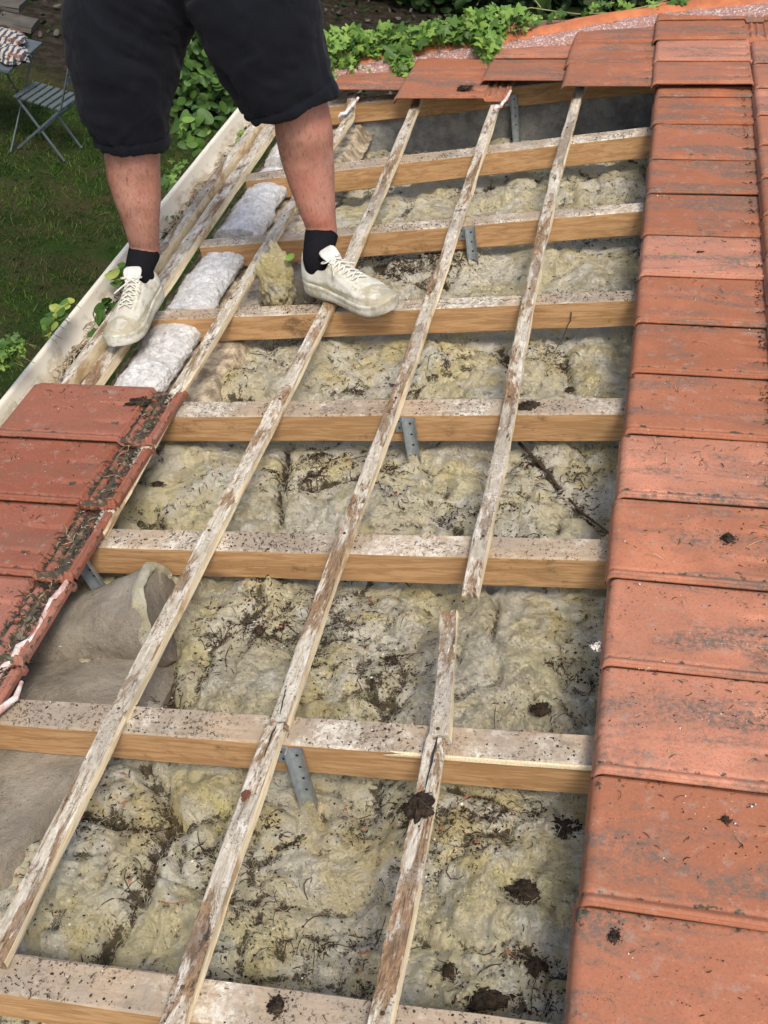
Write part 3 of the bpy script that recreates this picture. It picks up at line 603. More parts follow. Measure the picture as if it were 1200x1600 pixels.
# gutter
prof = [(-1.990, -.012), (-2.000, -.004), (-2.000, .006), (-1.992, .011), (-1.982, .008), (-1.980, -.002), (-1.974, -.03), (-1.958, -.062), (-1.93, -.085), (-1.89, -.09), (-1.855, -.075), (-1.842, -.045), (-1.838, -.008),
        (-1.834, -.008), (-1.838, -.05), (-1.852, -.082), (-1.89, -.097), (-1.935, -.091), (-1.964, -.067), (-1.980, -.035)]
vs = np.linspace(.6, 4.95, 150); G = np.zeros((len(vs), len(prof), 3)); sk = .012 * (vs - 3.5)
for j, (a, b) in enumerate(prof): G[:, j] = np.stack([a + sk + .0015 * fbm(vs, 0, 0, 2, 3, 4), vs, b + .002 * fbm(vs, 3, 0, 1.5, 3, 6)], 1)
mb = MB(); mb.grid(G, closev=True); n = mb.n
dm = np.zeros((len(vs), len(prof))); dm[:, 6:13] = np.array([.45, .65, .9, 1, 1, .8, .6]); GUT = tag(link('gutter', mb.mesh('gutter', [M['gutter']], {'dirt': dm.ravel()})), 'off-white plastic gutter full of dead stalks along the eaves', 'gutter')
def strap(v):
    mb = MB(); pts = [(a * .997 - .004, b) for a, b in prof[4:13]]
    G = np.array([[(a + .004 + .012 * (v - 3.5), v + e, b + .002) for a, b in prof[5:13]] for e in (-.012, .012)]); mb.grid(G); return mb
mb = MB(); u = lambda v: .012 * (v - 3.5)
Gb = np.zeros((120, 7, 3)); vv = np.linspace(2.3, 4.93, 120); ww = np.linspace(-1.952, -1.845, 7)
for j in range(7): Gb[:, j] = np.stack([ww[j] + u(vv), vv, -.078 + .014 * fbm(vv, ww[j], 0, 14, 4, 8) + .02 * (j in (4, 5))], 1)
mb.grid(Gb); hg = lambda x, y: -.072 + .018 * fbm(y, x, 0, 14, 3, 8)
n = 1500; P = np.stack([RS.uniform(-1.955, -1.825, n), RS.uniform(2.4, 4.9, n)], 1); P[:, 0] += u(P[:, 1]) 
twigs(mb, P[:450], hg, (.03, .09), (.0010, .002), 1, .012, .8); twigs(mb, P[450:1300], hg, (.02, .06), (.0008, .0016), 2, .008, 1.0); crumbs(mb, P, hg, (.002, .008), 0)
# stalks lying lengthways near the foot
for i in range(26):
    v0 = RS.uniform(2.55, 2.95) if i < 14 else RS.uniform(3.6, 4.5); u0 = RS.uniform(-1.90, -1.83); L = RS.uniform(.12, .28)
    mb.tube([(u0 + .02 * math.sin(t * 3 + i) + u(v0), v0 + L * t, -.045 + .03 * math.sin(t * 3.1)) for t in np.linspace(0, 1, 7)], .0018, 5, 1)
link('gutter_litter', mb.mesh('gutter_litter', [M['soil'], M['straw'], M['twig']]), GUT)['kind'] = 'stuff'

# ------------------------------------------------------------------ steel hanger straps
def hanger(v, u, z0, z1, label, wd=.026, lean=.0):
    mb = MB(); y = v - .004
    root = bpy.data.objects.new('hanger_strap', None); COL.objects.link(root); root.matrix_world = MROOF @ Matrix.Translation((u, y, 0)); tag(root, label, 'metal strap', 'galvanised hanger straps on the rafters')
    mb.box((-wd, -.003, z0 - .048), (0, 0, z0)); mb.box((-.001, -.020, z0 - .004), (.003, -.003, z0))
    link('fixing_plate', mb.mesh('fixing_plate', [M['steel']]), root)
    mb = MB(); n = 14; t = np.linspace(0, 1, n)
    prof_ = [(0, -.022), (.001, -.003), (.007, -.001), (.027, -.001), (.033, -.004), (.034, -.018)]
    G = np.array([[(a + lean * q, b - .006 * q, z0 - .002 + (z1 - z0) * q) for a, b in prof_] for q in t]); mb.grid(G); G2 = G.copy(); G2[..., 1] += .0022; mb.grid(G2, flip=True)
    st = link('strap', mb.mesh('strap', [M['steel']]), root)
    for k in range(5):
        mb = MB(); zc = z0 - .02 - k * (z0 - z1) / 6; a = np.linspace(0, 6.283, 10, endpoint=False); x0 = .017 + lean * (z0 - zc) / (z0 - z1)
        ring = [(x0 + .0035 * math.cos(q), -.0036 - .006 * (z0 - zc) / (z0 - z1), zc + .0035 * math.sin(q)) for q in a]; mb.add(ring + [(x0, ring[0][1], zc)], [(i, (i + 1) % 10, 10) for i in range(10)])
        if k < 4: link('hole', mb.mesh('hole', [M['hole']]), st)
    for q in (-.012, -.034):
        mb = MB(); ring = [(-wd * .55 + .003 * math.cos(b), -.0042, z0 + q + .003 * math.sin(b)) for b in a]; mb.add(ring + [(-wd * .55, -.0042, z0 + q)], [(i, (i + 1) % 10, 10) for i in range(10)]); link('hole', mb.mesh('hole', [M['hole']]), root)
for x, y, k, lab, z0 in ((632, 660, 3, 'perforated strap on the middle rafter, catching the light', 0), (733, 355, 5, 'perforated strap hanging in front of the dark wool near the forward foot', 0), (452, 1172, 1, 'perforated strap beside the knotted batten near the bottom', 0)):
    vf = float(rv(k, 0)); p = atv(x, y, vf); hanger(float(rv(k, p.x)), p.x, -.004, -.215, lab)
for x, y, lab in ((546, 172, 'dark strap against the grey wall beside the left-hand hanging batten'), (797, 145, 'dark strap against the grey wall beneath the raised white tile edge')):
    p = atv(x, y, 4.9); hanger(float(r7(p.x)) - .006, p.x, -.03, -.25, lab)
p = at(140, 872, -.02); hanger(1.905, -1.475, -.004, -.12, 'bent strap tucked under the edge of the left tiles', lean=.03)

# ------------------------------------------------------------------ clay tiles
TW = .2635
def tile_mesh(seed, L=.475, nu=84, nv=46, open_side=False, mossy=False):
    u = np.unique(np.concatenate([np.linspace(0, .03, 12), np.linspace(.03, .34, 30), np.linspace(.34, L, 42)])); v = np.unique(np.concatenate([np.linspace(0, .03, 16), np.linspace(.03, TW + .020, 48)]))
    U, V = np.meshgrid(u, v, indexing='ij'); z = np.zeros_like(U)
    R = .020; q = np.clip(R - U, 0, R); z -= R - np.sqrt(np.maximum(R * R - q * q, 0))
    z += .0095 * (1 - V / TW)                              # each tile leans a little onto the next
    z += .0035 * np.exp(-((V - .006) / .006) ** 2) - .003 * np.exp(-((V - .019) / .004) ** 2) * 1.0
    z -= .012 * sst(TW - .006, TW + .003, V)
    for vc in (.085, .178): z -= .0075 * sst(.235, .33, U) * np.where(V < vc, np.clip(1 - (vc - V) / .045, 0, 1), 0) * (U < .375) * (1 - sst(.36, .375, U))
    z += .0007 * fbm(U, V, seed, 9, 3, 5 + seed) + .0004 * fbm(U, V, seed, 30, 3, 6)
    z -= .014 * sst(.372, .380, U); 
    rib = lambda c, w_, a, b: np.exp(-(((U - c) / w_) ** 4)) * sst(a, a + .012, V) * (1 - sst(b - .012, b, V))
    z += .010 * rib(.402, .009, .012, .120) + .010 * rib(.402, .009, .145, .25) + .008 * rib(.430, .007, .0, .045) + .008 * rib(.425, .006, .06, .25)
    z += .009 * np.exp(-(((U - .463) / .0105) ** 8)) - .0045 * np.exp(-((U - .462) / .0028) ** 2) + .0 * U
    z += .010 * sst(.372, .39, U) * np.exp(-((V - .010) / .007) ** 4) * 0.9
    T = np.stack([U, V, z], -1); mb = MB(); mb.grid(T)
    B = T.copy(); B[..., 2] -= .0125; B[0, :, 2] -= .004; mb.grid(B, flip=True)
    for s_, f_ in ((np.s_[0, :], False), (np.s_[-1, :], True), (np.s_[:, 0], True), (np.s_[:, -1], False)):
        # little double moulding on the exposed edges
        mid_ = T[s_] * .55 + B[s_] * .45; dn = {0: (-.002, 0), 1: (0, -.002)}
        off = np.array([-.0025, 0, 0]) if s_ == np.s_[0, :] else np.array([0, -.0025, 0]) if s_ == np.s_[:, 0] else np.zeros(3)
        mb.grid(np.stack([T[s_], T[s_] * .7 + B[s_] * .3 + off * .2, mid_ + off * 1.5, B[s_] * .8 + T[s_] * .2 + off * 1.2, B[s_]], 1), smooth=True)
    a0 = np.zeros((len(u), len(v)))
    if mossy:
        a0 = sst(.374, .384, U) * .74 * (1 - rib(.402, .010, .0, .26) * .45) * (1 - .95 * np.exp(-(((U - .464) / .013) ** 2)))
        a0 += .0 + .5 * np.exp(-((U - .30) / .03) ** 2 - ((V - .2) / .02) ** 2) * (seed == 3)
    a0 = a0 + (.34 * np.exp(-((V - .02) / .006) ** 2) + .22 * sst(.20, .262, V) + .14 * np.exp(-(U / .02) ** 2)) * (U < .37)  # darker along the groove, the far seam and the rounded lower edge
    for vc in (.085, .178): a0 = a0 + .45 * sst(.26, .33, U) * np.where(V < vc, np.clip(1 - (vc - V) / .03, 0, 1), 0) * (U < .375)  # notch wedges darkened: their shade is painted into the colour
    n = mb.n; full = np.zeros(n); full[:a0.size] = a0.ravel(); full[a0.size:2 * a0.size] = .5
    return mb.mesh('roof_tile', [M['tile_left'] if mossy else M['tile']], {'moss': full})
TM = [tile_mesh(i) for i in range(4)]; TL = [tile_mesh(i, mossy=True) for i in range(4)]
TILT = math.radians(4.6)
TILES = []
def place_tile(me, u, v, n, label, group, tilt=TILT, yaw=0.0, roll=0.0, sv=1.0):
    """u, v, n of the near lower corner"""
    o = bpy.data.objects.new('roof_tile', me); COL.objects.link(o)
    M_ = Matrix.Translation((u, v, n)) @ Matrix.Rotation(yaw, 4, 'Z') @ Matrix.Rotation(tilt, 4, 'Y') @ Matrix.Rotation(roll, 4, 'X') @ Matrix.Diagonal((1, sv, 1, 1))
    o.matrix_world = MROOF @ M_; tag(o, label, 'roof tile', group); TILES.append((o, M_)); return o
ORD = ['first', 'second', 'third', 'fourth', 'fifth', 'sixth', 'seventh', 'eighth', 'ninth', 'tenth', 'eleventh', 'twelfth', 'thirteenth', 'fourteenth', 'fifteenth', 'sixteenth', 'seventeenth', 'eighteenth']
seams = [(925,1208), (942,1040), (955,903), (968,778), (978,678), (985,583), (993,505), (1000,432), (1006,368), (1011,303), (1016,250), (1020,195)]
vs_ = [at(x, y, .062).y for x, y in seams]
vs_ = [vs_[0] - TW * 2 + .0, vs_[0] - TW + .003] + vs_ + [vs_[-1] + TW]
extra = {9: 'with the pale green leaf on it', 5: 'with a small dark clod on it', 0: 'at the very bottom edge of the photo', 1: 'with a dark moss tuft near its lower end'}
for i, v in enumerate(vs_):
    u = -.150 + .0018 * i + RS.randn() * .0028
    nm = {9: 'tile with the pale green leaf and a black smear on it', 0: 'tile cut off by the bottom edge of the photo', 3: 'tile with little lichen knobs along its top seam'}.get(i, 'red clay tile, %s from the bottom in the long right-hand row' % ORD[i])
    place_tile(TM[i % 4], u, v, .066, nm, 'clay tiles of the long right-hand row', yaw=RS.randn() * .006, roll=RS.randn() * .002, sv=((vs_[i + 1] - v) if i + 1 < len(vs_) else TW) / TW)
for i in range(15):
    v = at(1177, 250, .085).y - TW * 10.42 + i * TW
    if v > 4.95: break
    place_tile(TM[(i + 2) % 4], .200 + .003 * i, v, .072, 'clay tile %s from the bottom in the row cut by the right edge' % ORD[i], 'clay tiles of the row at the right edge', yaw=-.002)
TL_LAB = ['left eaves tile nearest the camera, mostly outside the photo', 'left eaves tile above the nearest one, white stained edge', 'left eaves tile beside the curled brown roll', 'left eaves tile with three tiles below it', 'topmost left eaves tile, its far edge open']
for i in range(6):
    v = 2.288 - TW * i if i < 1 else 2.288 - TW * i - .006 * i
    if i == 5: break
    place_tile(TL[(3 + i) % 4], -1.868, v, .071, TL_LAB[4 - i], 'left-hand eaves tiles', tilt=math.radians(4.0), yaw=.012, roll=0)
# lime stained interlocking edge of the lowest left tiles
mb = MB(); q = [(108, 903), (96, 925), (80, 940), (60, 985), (48, 1003), (30, 1012), (20, 1035), (2, 1045), (-14, 1075)]
P = [at(x, y, .030) for x, y in q]; mb.tube(P, [.006, .010, .008, .009, .011, .010, .011, .009, .008], 7)
P = [at(x + 14, y + 30, .022) for x, y in [(20, 1035), (10, 1060), (-20, 1085)]]; mb.tube(P, [.004, .008, .009], 7)
for V in mb.V: V += .004 * np.stack([fbm(V[:, 0], V[:, 1], V[:, 2], 40, 3, q) for q in (3, 4, 5)], 1)
par, Mp = TILES[-3]; o = link('stained_edge', mb.mesh('stained_edge', [M['lime']])); o.parent = par; o.matrix_parent_inverse = (MROOF @ Mp).inverted(); o['label'] = 'white lime-stained interlocking edge'

# top rows by the verge (front edge pixels of each row, then tiles step back towards the verge)
tops = [((1035,135), .200 - .345, .095, 4, 'tile lifted over the end of the long right-hand row', 4.0), ((900,140), -.495, .092, 3, 'tile over the top end of the snapped batten', 4.2),
        ((768,129), -.832, .090, 3, 'tile beside the hanging vine leaves', 4.2), ((634,157), -1.178, .090, 3, 'tile with black moss crumbs, above the middle battens', 4.2), ((527,143), -1.512, .086, 2, 'tile at the top left, half under vine leaves', 4.2)]
words = ['front', 'second', 'third', 'fourth']
for j, (q, u, n, cnt, lab, _) in enumerate(tops):
    v0 = at(q[0], q[1], n - .012).y
    for i in range(cnt):
        step = TW if j else TW * .98
        place_tile(TM[(i + j) % 4], u + RS.randn() * .004, v0 + i * step * .985, n + (.006 if (i == 0 and j == 1) else 0), words[i] + ' ' + lab, 'loose clay tiles below the verge', yaw=.01 * RS.randn(), roll=(.012 if j % 2 else -.01))
    # tops
for i in range(3):
    v = 4.72 + i * TW; 
for i, (x, y) in enumerate(((545, 160), (787, 150))):
    mb = MB(); p = at(x - 12, y + 22, .045); P = [(p.x - .005, p.y - .02, .05), (p.x + .0, p.y, .055), (p.x + .018, p.y + .012, .052), (p.x + .022, p.y + .05, .055), (p.x + .032, p.y + .07, .058), (p.x + .04, p.y + .16, .06)]
    mb.tube(P, [.005, .008, .008, .007, .007, .006], 7); o = link('stained_edge', mb.mesh('stained_edge', [M['lime']])); 
    fr = [t for t in TILES if t[0]['label'].startswith('front')]; par, Mp = fr[4] if i == 0 else fr[3]
    o.parent = par; o.matrix_parent_inverse = (MROOF @ Mp).inverted(); o['label'] = 'white stained side edge sticking out'

# mortar bed and ridge tiles along the verge
vy = lambda u: np.interp(u, [-1.6, -1.42, -1.1, -.78, -.48, -.13, .32, .6], [4.98, 5.03, 5.10, 5.13, 5.24, 5.36, 5.36, 5.36])
uu = np.linspace(-1.62, .75, 240); mb = MB(); G = []
for j, t in enumerate(np.linspace(0, 1, 14)):
    v = vy(uu) - .045 + .085 * t + .008 * fbm(uu, t, 0, 12, 3, 4); n = .070 + .030 * np.sin(np.clip(t * 1.9, 0, 1.57)) + .008 * fbm(uu, t * .13, 2, 30, 4, 5); 
    if j == 0: n = n - .05
    G.append(np.stack([uu, v, n], -1))
mb.grid(np.array(G), flip=True); tag(link('mortar_bed', mb.mesh('mortar_bed', [M['mortar']])), 'speckled reddish mortar strip under the orange ridge tiles', 'mortar')
rl = ['orange ridge tile at the top right corner of the photo', 'orange ridge tile right of the long green stem', 'orange ridge tile beneath the stem', 'orange ridge tile just right of the vine', 'orange ridge tile under thick vine leaves', 'orange ridge tile buried at the left end of the vine']
ed = [.75, .045, -.16, -.50, -.83, -1.17, -1.52]
for i, (b, a) in enumerate(zip(ed[:-1], ed[1:])):
    mb = MB(); G = []
    for t in np.linspace(0, 1, 16):
        u = a + (b - a) * t - .0; rr = .080 + .006 * (t > .93) - .008 * t; vv_ = vy(u) + .095
        ang = np.linspace(-.25, math.pi + .25, 22); G.append([(u, vv_ - rr * math.cos(q), .066 + rr * .72 * math.sin(q)) for q in ang])
    G = np.array(G); G[..., 2] += .002 * fbm(G[..., 0], G[..., 1], 0, 8, 3, i); mb.grid(G, flip=True); G2 = G.copy(); G2[..., 2] -= .012; mb.grid(G2)
    for s_ in (0, -1): mb.grid(np.stack([G[s_], G2[s_]], 1))
    mb.grid(np.stack([G[:, 0], G2[:, 0]], 1)); mb.grid(np.stack([G[:, -1], G2[:, -1]], 1))
    tag(link('ridge_tile', mb.mesh('ridge_tile', [M['ridge']])), rl[i], 'ridge tile', 'ridge tiles along the verge')

# ------------------------------------------------------------------ debris on wool, timber and tiles
def reject(n, u0, u1, v0, v1, f):
    P = np.stack([RS.uniform(u0, u1, n), RS.uniform(v0, v1, n)], 1); return P[RS.rand(n) < f(P[:, 0], P[:, 1])]
def in_bay(u, v):
    ok = np.zeros(np.shape(u), bool)
    for k in range(6): ok |= (v > rv(k, u, 1)) & (v < rv(k + 1, u) + .02)
    return ok | (v < .78)
dens = lambda u, v: np.clip(dirt_shade_mask(u, v) + .35 * fbm(u, v, 2, 22, 3, 33), .04, 1) ** 2.1 * in_bay(u, v)
hw = lambda u, v: Hins(u, v) + .001
mb = MB()
P = reject(30000, -1.35, -.1, .5, 2.0, dens); twigs(mb, P[:2600], hw, (.003, .015), (.0006, .0014), 0, .001, 1.6)
P = reject(26000, -1.4, -.1, 1.9, 4.3, dens); twigs(mb, P[:3000], hw, (.005, .020), (.0008, .0016), 0, .001, 1.6)
P = reject(90000, -1.4, -.1, .5, 4.3, dens); crumbs(mb, P[:32000], hw, (.0006, .0042), 1, 0, 1.3); Pq = reject(60000, -1.3, -.1, .5, 4.3, lambda u, v: np.clip(.35 + .5 * fbm(u, v, 5, 12, 3, 35), .05, 1) * in_bay(u, v)); crumbs(mb, Pq, hw, (.0004, .0016), 1); crumbs(mb, P[32000:38000], hw, (.0006, .003), 2, 0, 1.6)
P = reject(9000, -1.4, -.1, .5, 4.3, dens); twigs(mb, P[:420], hw, (.02, .07), (.0007, .0015), 0, .003, 1.6, 1.0); twigs(mb, P[900:1500], hw, (.02, .06), (.0006, .0013), 2, .003, 1.4)
P = reject(1500, -1.3, -.12, .5, 3.6, dens); crumbs(mb, P[:110], hw, (.002, .007), 3, .0, 2.2)
P = reject(3000, -1.3, -.12, .5, 4.2, dens); crumbs(mb, P[:260], hw, (.001, .004), 4, .001)
for _ in range(60):                                 # tangles of litter
    q = reject(60, -1.2, -.14, .75, 3.6, dens)
    if len(q) == 0: continue
    m = RS.randint(25, 90); sp_ = RS.uniform(.008, .026); Q = q[0] + RS.randn(m, 2) * sp_ * np.array([RS.uniform(.6, 1.8), 1]); Q = Q[in_bay(Q[:, 0], Q[:, 1])]
    twigs(mb, Q[:m // 3], hw, (.004, .02), (.0006, .0015), 0, .002, 1.5, 1.2); crumbs(mb, Q[m // 3:], hw, (.001, .0055), 1, .001)
tag(link('debris', mb.mesh('debris', [M['twig'], M['soil'], M['straw'], M['shard'], M['fleck']])), None, None, kind='stuff')
mb = MB(); ok_ = lambda u, v: in_bay(u, v) * np.clip(1 - dirt_shade_mask(u, v), .1, 1)
P = reject(30000, -1.2, -.13, .5, 2.0, ok_); twigs(mb, P[:16000], hw, (.008, .030), (.00035, .0007), 0, .0015, 2.2, 1.6)
P = reject(22000, -1.35, -.13, 2.0, 4.3, ok_); twigs(mb, P[:10000], hw, (.010, .034), (.0005, .0010), 0, .0015, 2.2, 1.6)
tag(link('wool_fibres', mb.mesh('wool_fibres', [M['wool']])), None, None, kind='stuff')
mb = MB(); z0 = lambda u, v: np.zeros(np.shape(u)) + .0012
for k in range(7):
    n = 1500; u_ = RS.uniform(-1.65, -.13, n); P = np.stack([u_, rv(k, u_) + RS.rand(n) * .071], 1); d = RS.rand(n) < np.clip(.35 + .9 * fbm(P[:, 0], P[:, 1], k, 5, 4, 60), .08, 1); P = P[d]
    m = len(P) // 6; twigs(mb, P[:m], z0, (.003, .018), (.0005, .001), 0, .0005); crumbs(mb, P[m:], z0, (.0006, .0035), 1); crumbs(mb, P[:25], z0, (.001, .003), 4)
tag(link('timber_debris', mb.mesh('timber_debris', [M['twig'], M['soil'], M['straw'], M['shard'], M['fleck']])), None, None, kind='stuff')
ht = lambda u, v: .066 - math.tan(TILT) * (u + .146) + .0052
hl = lambda u, v: .071 - math.tan(math.radians(4.0)) * (u + 1.868) + .0045 - .013 * sst(-1.495, -1.485, u)
mb = MB()
P = reject(4200, -.12, .19, .5, 4.6, lambda u, v: np.clip(.3 + .9 * fbm(u, v, 0, 5, 4, 66), .04, 1)); m = len(P)
twigs(mb, P[:m // 5], ht, (.004, .020), (.0005, .0011), 0, .001); crumbs(mb, P[m // 5:], ht, (.0005, .0028), 1); crumbs(mb, P[:60], ht, (.001, .003), 4); twigs(mb, P[60:100], ht, (.02, .045), (.0006, .001), 2, .001)
P = reject(2600, -.12, .30, .5, 2.0, lambda u, v: np.clip(.45 + 1.1 * fbm(u, v, 0, 7, 4, 69), .05, 1)); crumbs(mb, P, ht, (.0005, .0017), 1); twigs(mb, P[:90], ht, (.004, .012), (.0005, .001), 0)
P = reject(1800, -1.84, -1.50, 1.2, 2.53, lambda u, v: np.clip(.4 + fbm(u, v, 0, 7, 4, 68), .05, 1)); twigs(mb, P[:140], hl, (.004, .02), (.0006, .0012), 0); crumbs(mb, P[140:600], hl, (.0006, .003), 1); crumbs(mb, P[600:760], hl, (.0006, .0022), 4)
P = np.stack([RS.uniform(-1.487, -1.42, 1500), RS.uniform(1.25, 2.53, 1500)], 1); twigs(mb, P[:700], hl, (.008, .03), (.0006, .0014), 0, .002); crumbs(mb, P[700:], hl, (.001, .006), 1, .001); twigs(mb, P[:120], hl, (.01, .03), (.0006, .0012), 2, .003)
hj = lambda u, v: ht(u, v) - .028 + 0 * u
P = np.stack([RS.uniform(.190, .207, 700), RS.uniform(2.2, 5.2, 700)], 1); crumbs(mb, P[:500], ht, (.001, .005), 1, -.002); twigs(mb, P[500:], ht, (.004, .014), (.0006, .0012), 0)
tag(link('tile_debris', mb.mesh('tile_debris', [M['twig'], M['soil'], M['straw'], M['shard'], M['fleck']])), None, None, kind='stuff')

def clod(x, y, n, r, label, seed, flat=.45, el=1.0, mat='soil', cat='soil clod', name='soil_clod', yaw=0):
    r = r * (.72 if n < -.05 else .9); p = at(x, y, n); z = n if n > -.05 else float(Hins(p.x, p.y)) + .004
    p = at(x, y, z); R = 56; a = np.linspace(0, 2 * np.pi, R, endpoint=False); b = np.linspace(.05, np.pi - .05, 22); A, B = np.meshgrid(a, b, indexing='ij')
    d = np.stack([np.cos(A) * np.sin(B), np.sin(A) * np.sin(B), np.cos(B)], -1); k = .9 + .8 * fbm(d[..., 0], d[..., 1], d[..., 2] + seed, 2.0, 3, seed) + .5 * fbm(d[..., 0], d[..., 1], d[..., 2] + seed, 6, 4, seed + 1, .75)
    flat = flat + (.25 if z < -.05 else .1); Q = d * k[..., None] * r * np.array([el, 1, flat]); c, s_ = math.cos(yaw), math.sin(yaw); Q = Q @ np.array([[c, s_, 0], [-s_, c, 0], [0, 0, 1]])
    mb = MB(); mb.grid(Q, closeu=True)
    if name != 'pebble':
        m = int(50 + r * 900); P = RS.randn(m, 2) * r * .55 * np.array([el, 1]); P = P @ np.array([[c, s_], [-s_, c]])
        hs = lambda u, v: np.maximum(0, r * flat * (1 - (u * u + v * v) / (r * r) * .8)); twigs(mb, P[:m // (1 if z < -.05 else 5)], hs, (.005, .016), (.0006, .0014), 1, .001, 1.2, .6); Pc = RS.randn(m * 2, 2) * r * .8; Pc = Pc[np.hypot(Pc[:, 0], Pc[:, 1]) < r * 1.7]; crumbs(mb, Pc * np.array([el, 1]), lambda u, v: 0 * u, (.0008, .0035), 0)
    o = link(name, mb.mesh(name, [M[mat], M['twig']]), loc=(p.x, p.y, z)); return tag(o, label, cat)
clod(655, 1262, .034, .030, 'dark soil clod sitting on the lower right-hand batten', 1, .6)
clod(883, 1300, -.15, .030, 'elongated soil clod nearest the right-hand tiles at the bottom', 2, .45, 1.5, yaw=-.3)
clod(822, 1393, -.15, .028, 'soil clod above the one with a red sliver', 3, .45, 1.5)
clod(838, 1512, -.15, .022, 'soil clod with a red clay sliver beside it', 4, .5, 1.0)
clod(765, 1560, -.15, .028, 'long dark clod just above the bottom rafter', 5, .35, 2.0, yaw=.3)
clod(703, 1518, -.15, .018, 'small clod left of the long dark clod', 15, .5)
clod(846, 1108, -.15, .020, 'soil clod in the bay with the snapped batten', 6, .5, 1.2)
clod(612, 1032, -.15, .014, 'little dark crumb cluster left of the loose batten piece', 7, .5, 1.5)
clod(433, 1572, .002, .016, 'black clod on the bottom rafter', 8, .6)
clod(825, 634, .002, .020, 'dark clod on the rafter against the snapped batten', 9, .4, 1.5)
clod(890, 610, -.12, .014, 'small dark clod at the rear of the wool near the right-hand tiles', 10, .7)
clod(1088, 397, .052, .022, 'black smear of soil on the tile beside the pale leaf', 11, .2, 1.7)
clod(1137, 842, .052, .015, 'black moss scrap on a right-hand tile', 12, .5)
clod(957, 1465, .062, .013, 'dark moss tuft on the second tile from the bottom', 13, .4, .8)
clod(1133, 1281, .052, .006, 'tiny dark ball on the third tile from the bottom', 14, .8)
clod(215, 628, .046, .022, 'matted moss patch on the topmost left eaves tile', 16, .22, 1.8)
clod(727, 137, .085, .022, 'black crumbs on the tile above the middle battens', 17, .25, 1.4)
clod(405, 985, -.15, .016, 'dark plug in a hollow of the wool by the brown rolls', 18, .4)
clod(245, 758, -.15, .016, 'flat brown scrap on the wool beside the left tiles', 19, .3, 1.4)
clod(520, 1308, -.13, .0068, 'round white pebble on the wool at the bottom', 20, .9, 1.0, 'fleck', 'pebble', 'pebble')
clod(933, 1010, .03, .011, 'grey lichen knob on the lower corner of a right-hand tile', 21, .8, 1.0, 'fleck', 'lichen', 'lichen_knob')
clod(985, 1030, .062, .007, 'left one of the lichen knobs on the tile seam', 22, .7, 1.6, 'straw', 'lichen', 'lichen_knob')
clod(1012, 1041, .062, .008, 'longer lichen knob along the tile seam', 23, .6, 2.4, 'straw', 'lichen', 'lichen_knob')
def stick(name, pts, r, label, cat, mat='twig'):
    mb = MB(); P = np.array([list(p) for p in pts]); t = np.linspace(0, 1, len(P)); T = np.linspace(0, 1, 30); Q = np.stack([np.interp(T, t, P[:, i]) for i in range(3)], 1)
    Q[:, 0] += .004 * fbm(T, 0, 0, 6, 2, 3); Q[:, 2] += .004 * fbm(T, 4, 0, 6, 2, 3); mb.tube(Q, r * (1 - .5 * T), 7); tag(link(name, mb.mesh(name, [M[mat]])), label, cat)
q = [(812, 692), (850, 735), (905, 785), (955, 842)]; P = [at(x, y, -.14) for x, y in q]
stick('dead_stem', [(p.x, p.y, float(Hins(p.x, p.y)) + .012) for p in P], .0050, 'thick dark stem lying diagonally across the wool near the right-hand tiles', 'stem')
P = [atv(893, 488, 3.052), atv(891, 500, 3.040), atv(884, 520, 3.032), atv(868, 548, 3.03)]
stick('dead_stem', P, .0020, 'wispy dead stem hanging over the front of the rafter behind the snapped batten', 'stem')
P = [at(x, y, -.13) for x, y in [(250, 1412), (272, 1418), (298, 1412)]]; stick('dead_stem', [(p.x, p.y, float(Hins(p.x, p.y)) + .006) for p in P], .0016, 'thin reddish curved stem on the lower left wool', 'stem', 'shard')

# ------------------------------------------------------------------ person: legs, shorts, socks, trainers
t = Mt('skin', .55, .35); t.p.inputs['Subsurface Weight'].default_value = .12; t.p.inputs['Subsurface Radius'].default_value = (.012, .005, .003)
c = t.mix((.42, .215, .155), (.32, .15, .105), t.ramp(t.noise(14, 5, .6), .35, .65)); c = t.mix(c, (.42, .145, .095), t.ramp(t.noise(5, 3, .5, off=4), .48, .68, 0, .6))
c = t.mix(c, (.20, .10, .065), t.math('MULTIPLY', t.ramp(t.noise(120, 2, .7, st=(1, 1, .3), off=2), .55, .66), .45)); c = t.mix(c, (.20, .06, .045), t.ramp(t.voro(17, off=7), .12, .05, 0, .6))
t.col(c); t.bump(t.noise(160, 3, .7), .0008); M['skin'] = t.m
t = Mt('black_jersey', .92, .12); c = t.mix((.0045, .0052, .008), (.0075, .0085, .012), t.noise(6, 4, .6)); c = t.mix(c, (.045, .045, .047), t.ramp(t.noise(5, 6, .75, off=5, dist=1), .64, .80, 0, .55)); c = t.mix(c, (.16, .15, .14), t.ramp(t.noise(38, 5, .8, off=9), .74, .80, 0, .6))
t.col(c); t.bump(t.noise(420, 2, .5), .0008); t.bump(t.noise(14, 4, .55, st=(1, 1, .45), dist=.7), .006); t.p.inputs['Sheen Weight'].default_value = .04; M['jersey'] = t.m
t = Mt('sock_rib', .95, .1); wv = t.node('ShaderNodeTexNoise'); t.col((.008, .008, .010)); t.bump(t.noise(60, 2, .4, st=(3, 3, .2)), .003); M['sock'] = t.m
t = Mt('scuffed_white_leather', .55, .3); c = t.mix((.58, .565, .49), (.46, .44, .36), t.ramp(t.noise(10, 6, .7), .35, .62)); c = t.mix(c, (.33, .295, .20), t.ramp(t.math('ADD', t.attr('dirt'), t.ramp(t.noise(17, 6, .75, off=3), .25, .75, -.45, .45)), .36, .75, 0, .9)); c = t.mix(c, (.16, .13, .09), t.ramp(t.noise(50, 7, .85, off=8), .58, .68, 0, .7))
t.col(c); t.bump(t.noise(35, 4, .6), .0015); M['leather'] = t.m
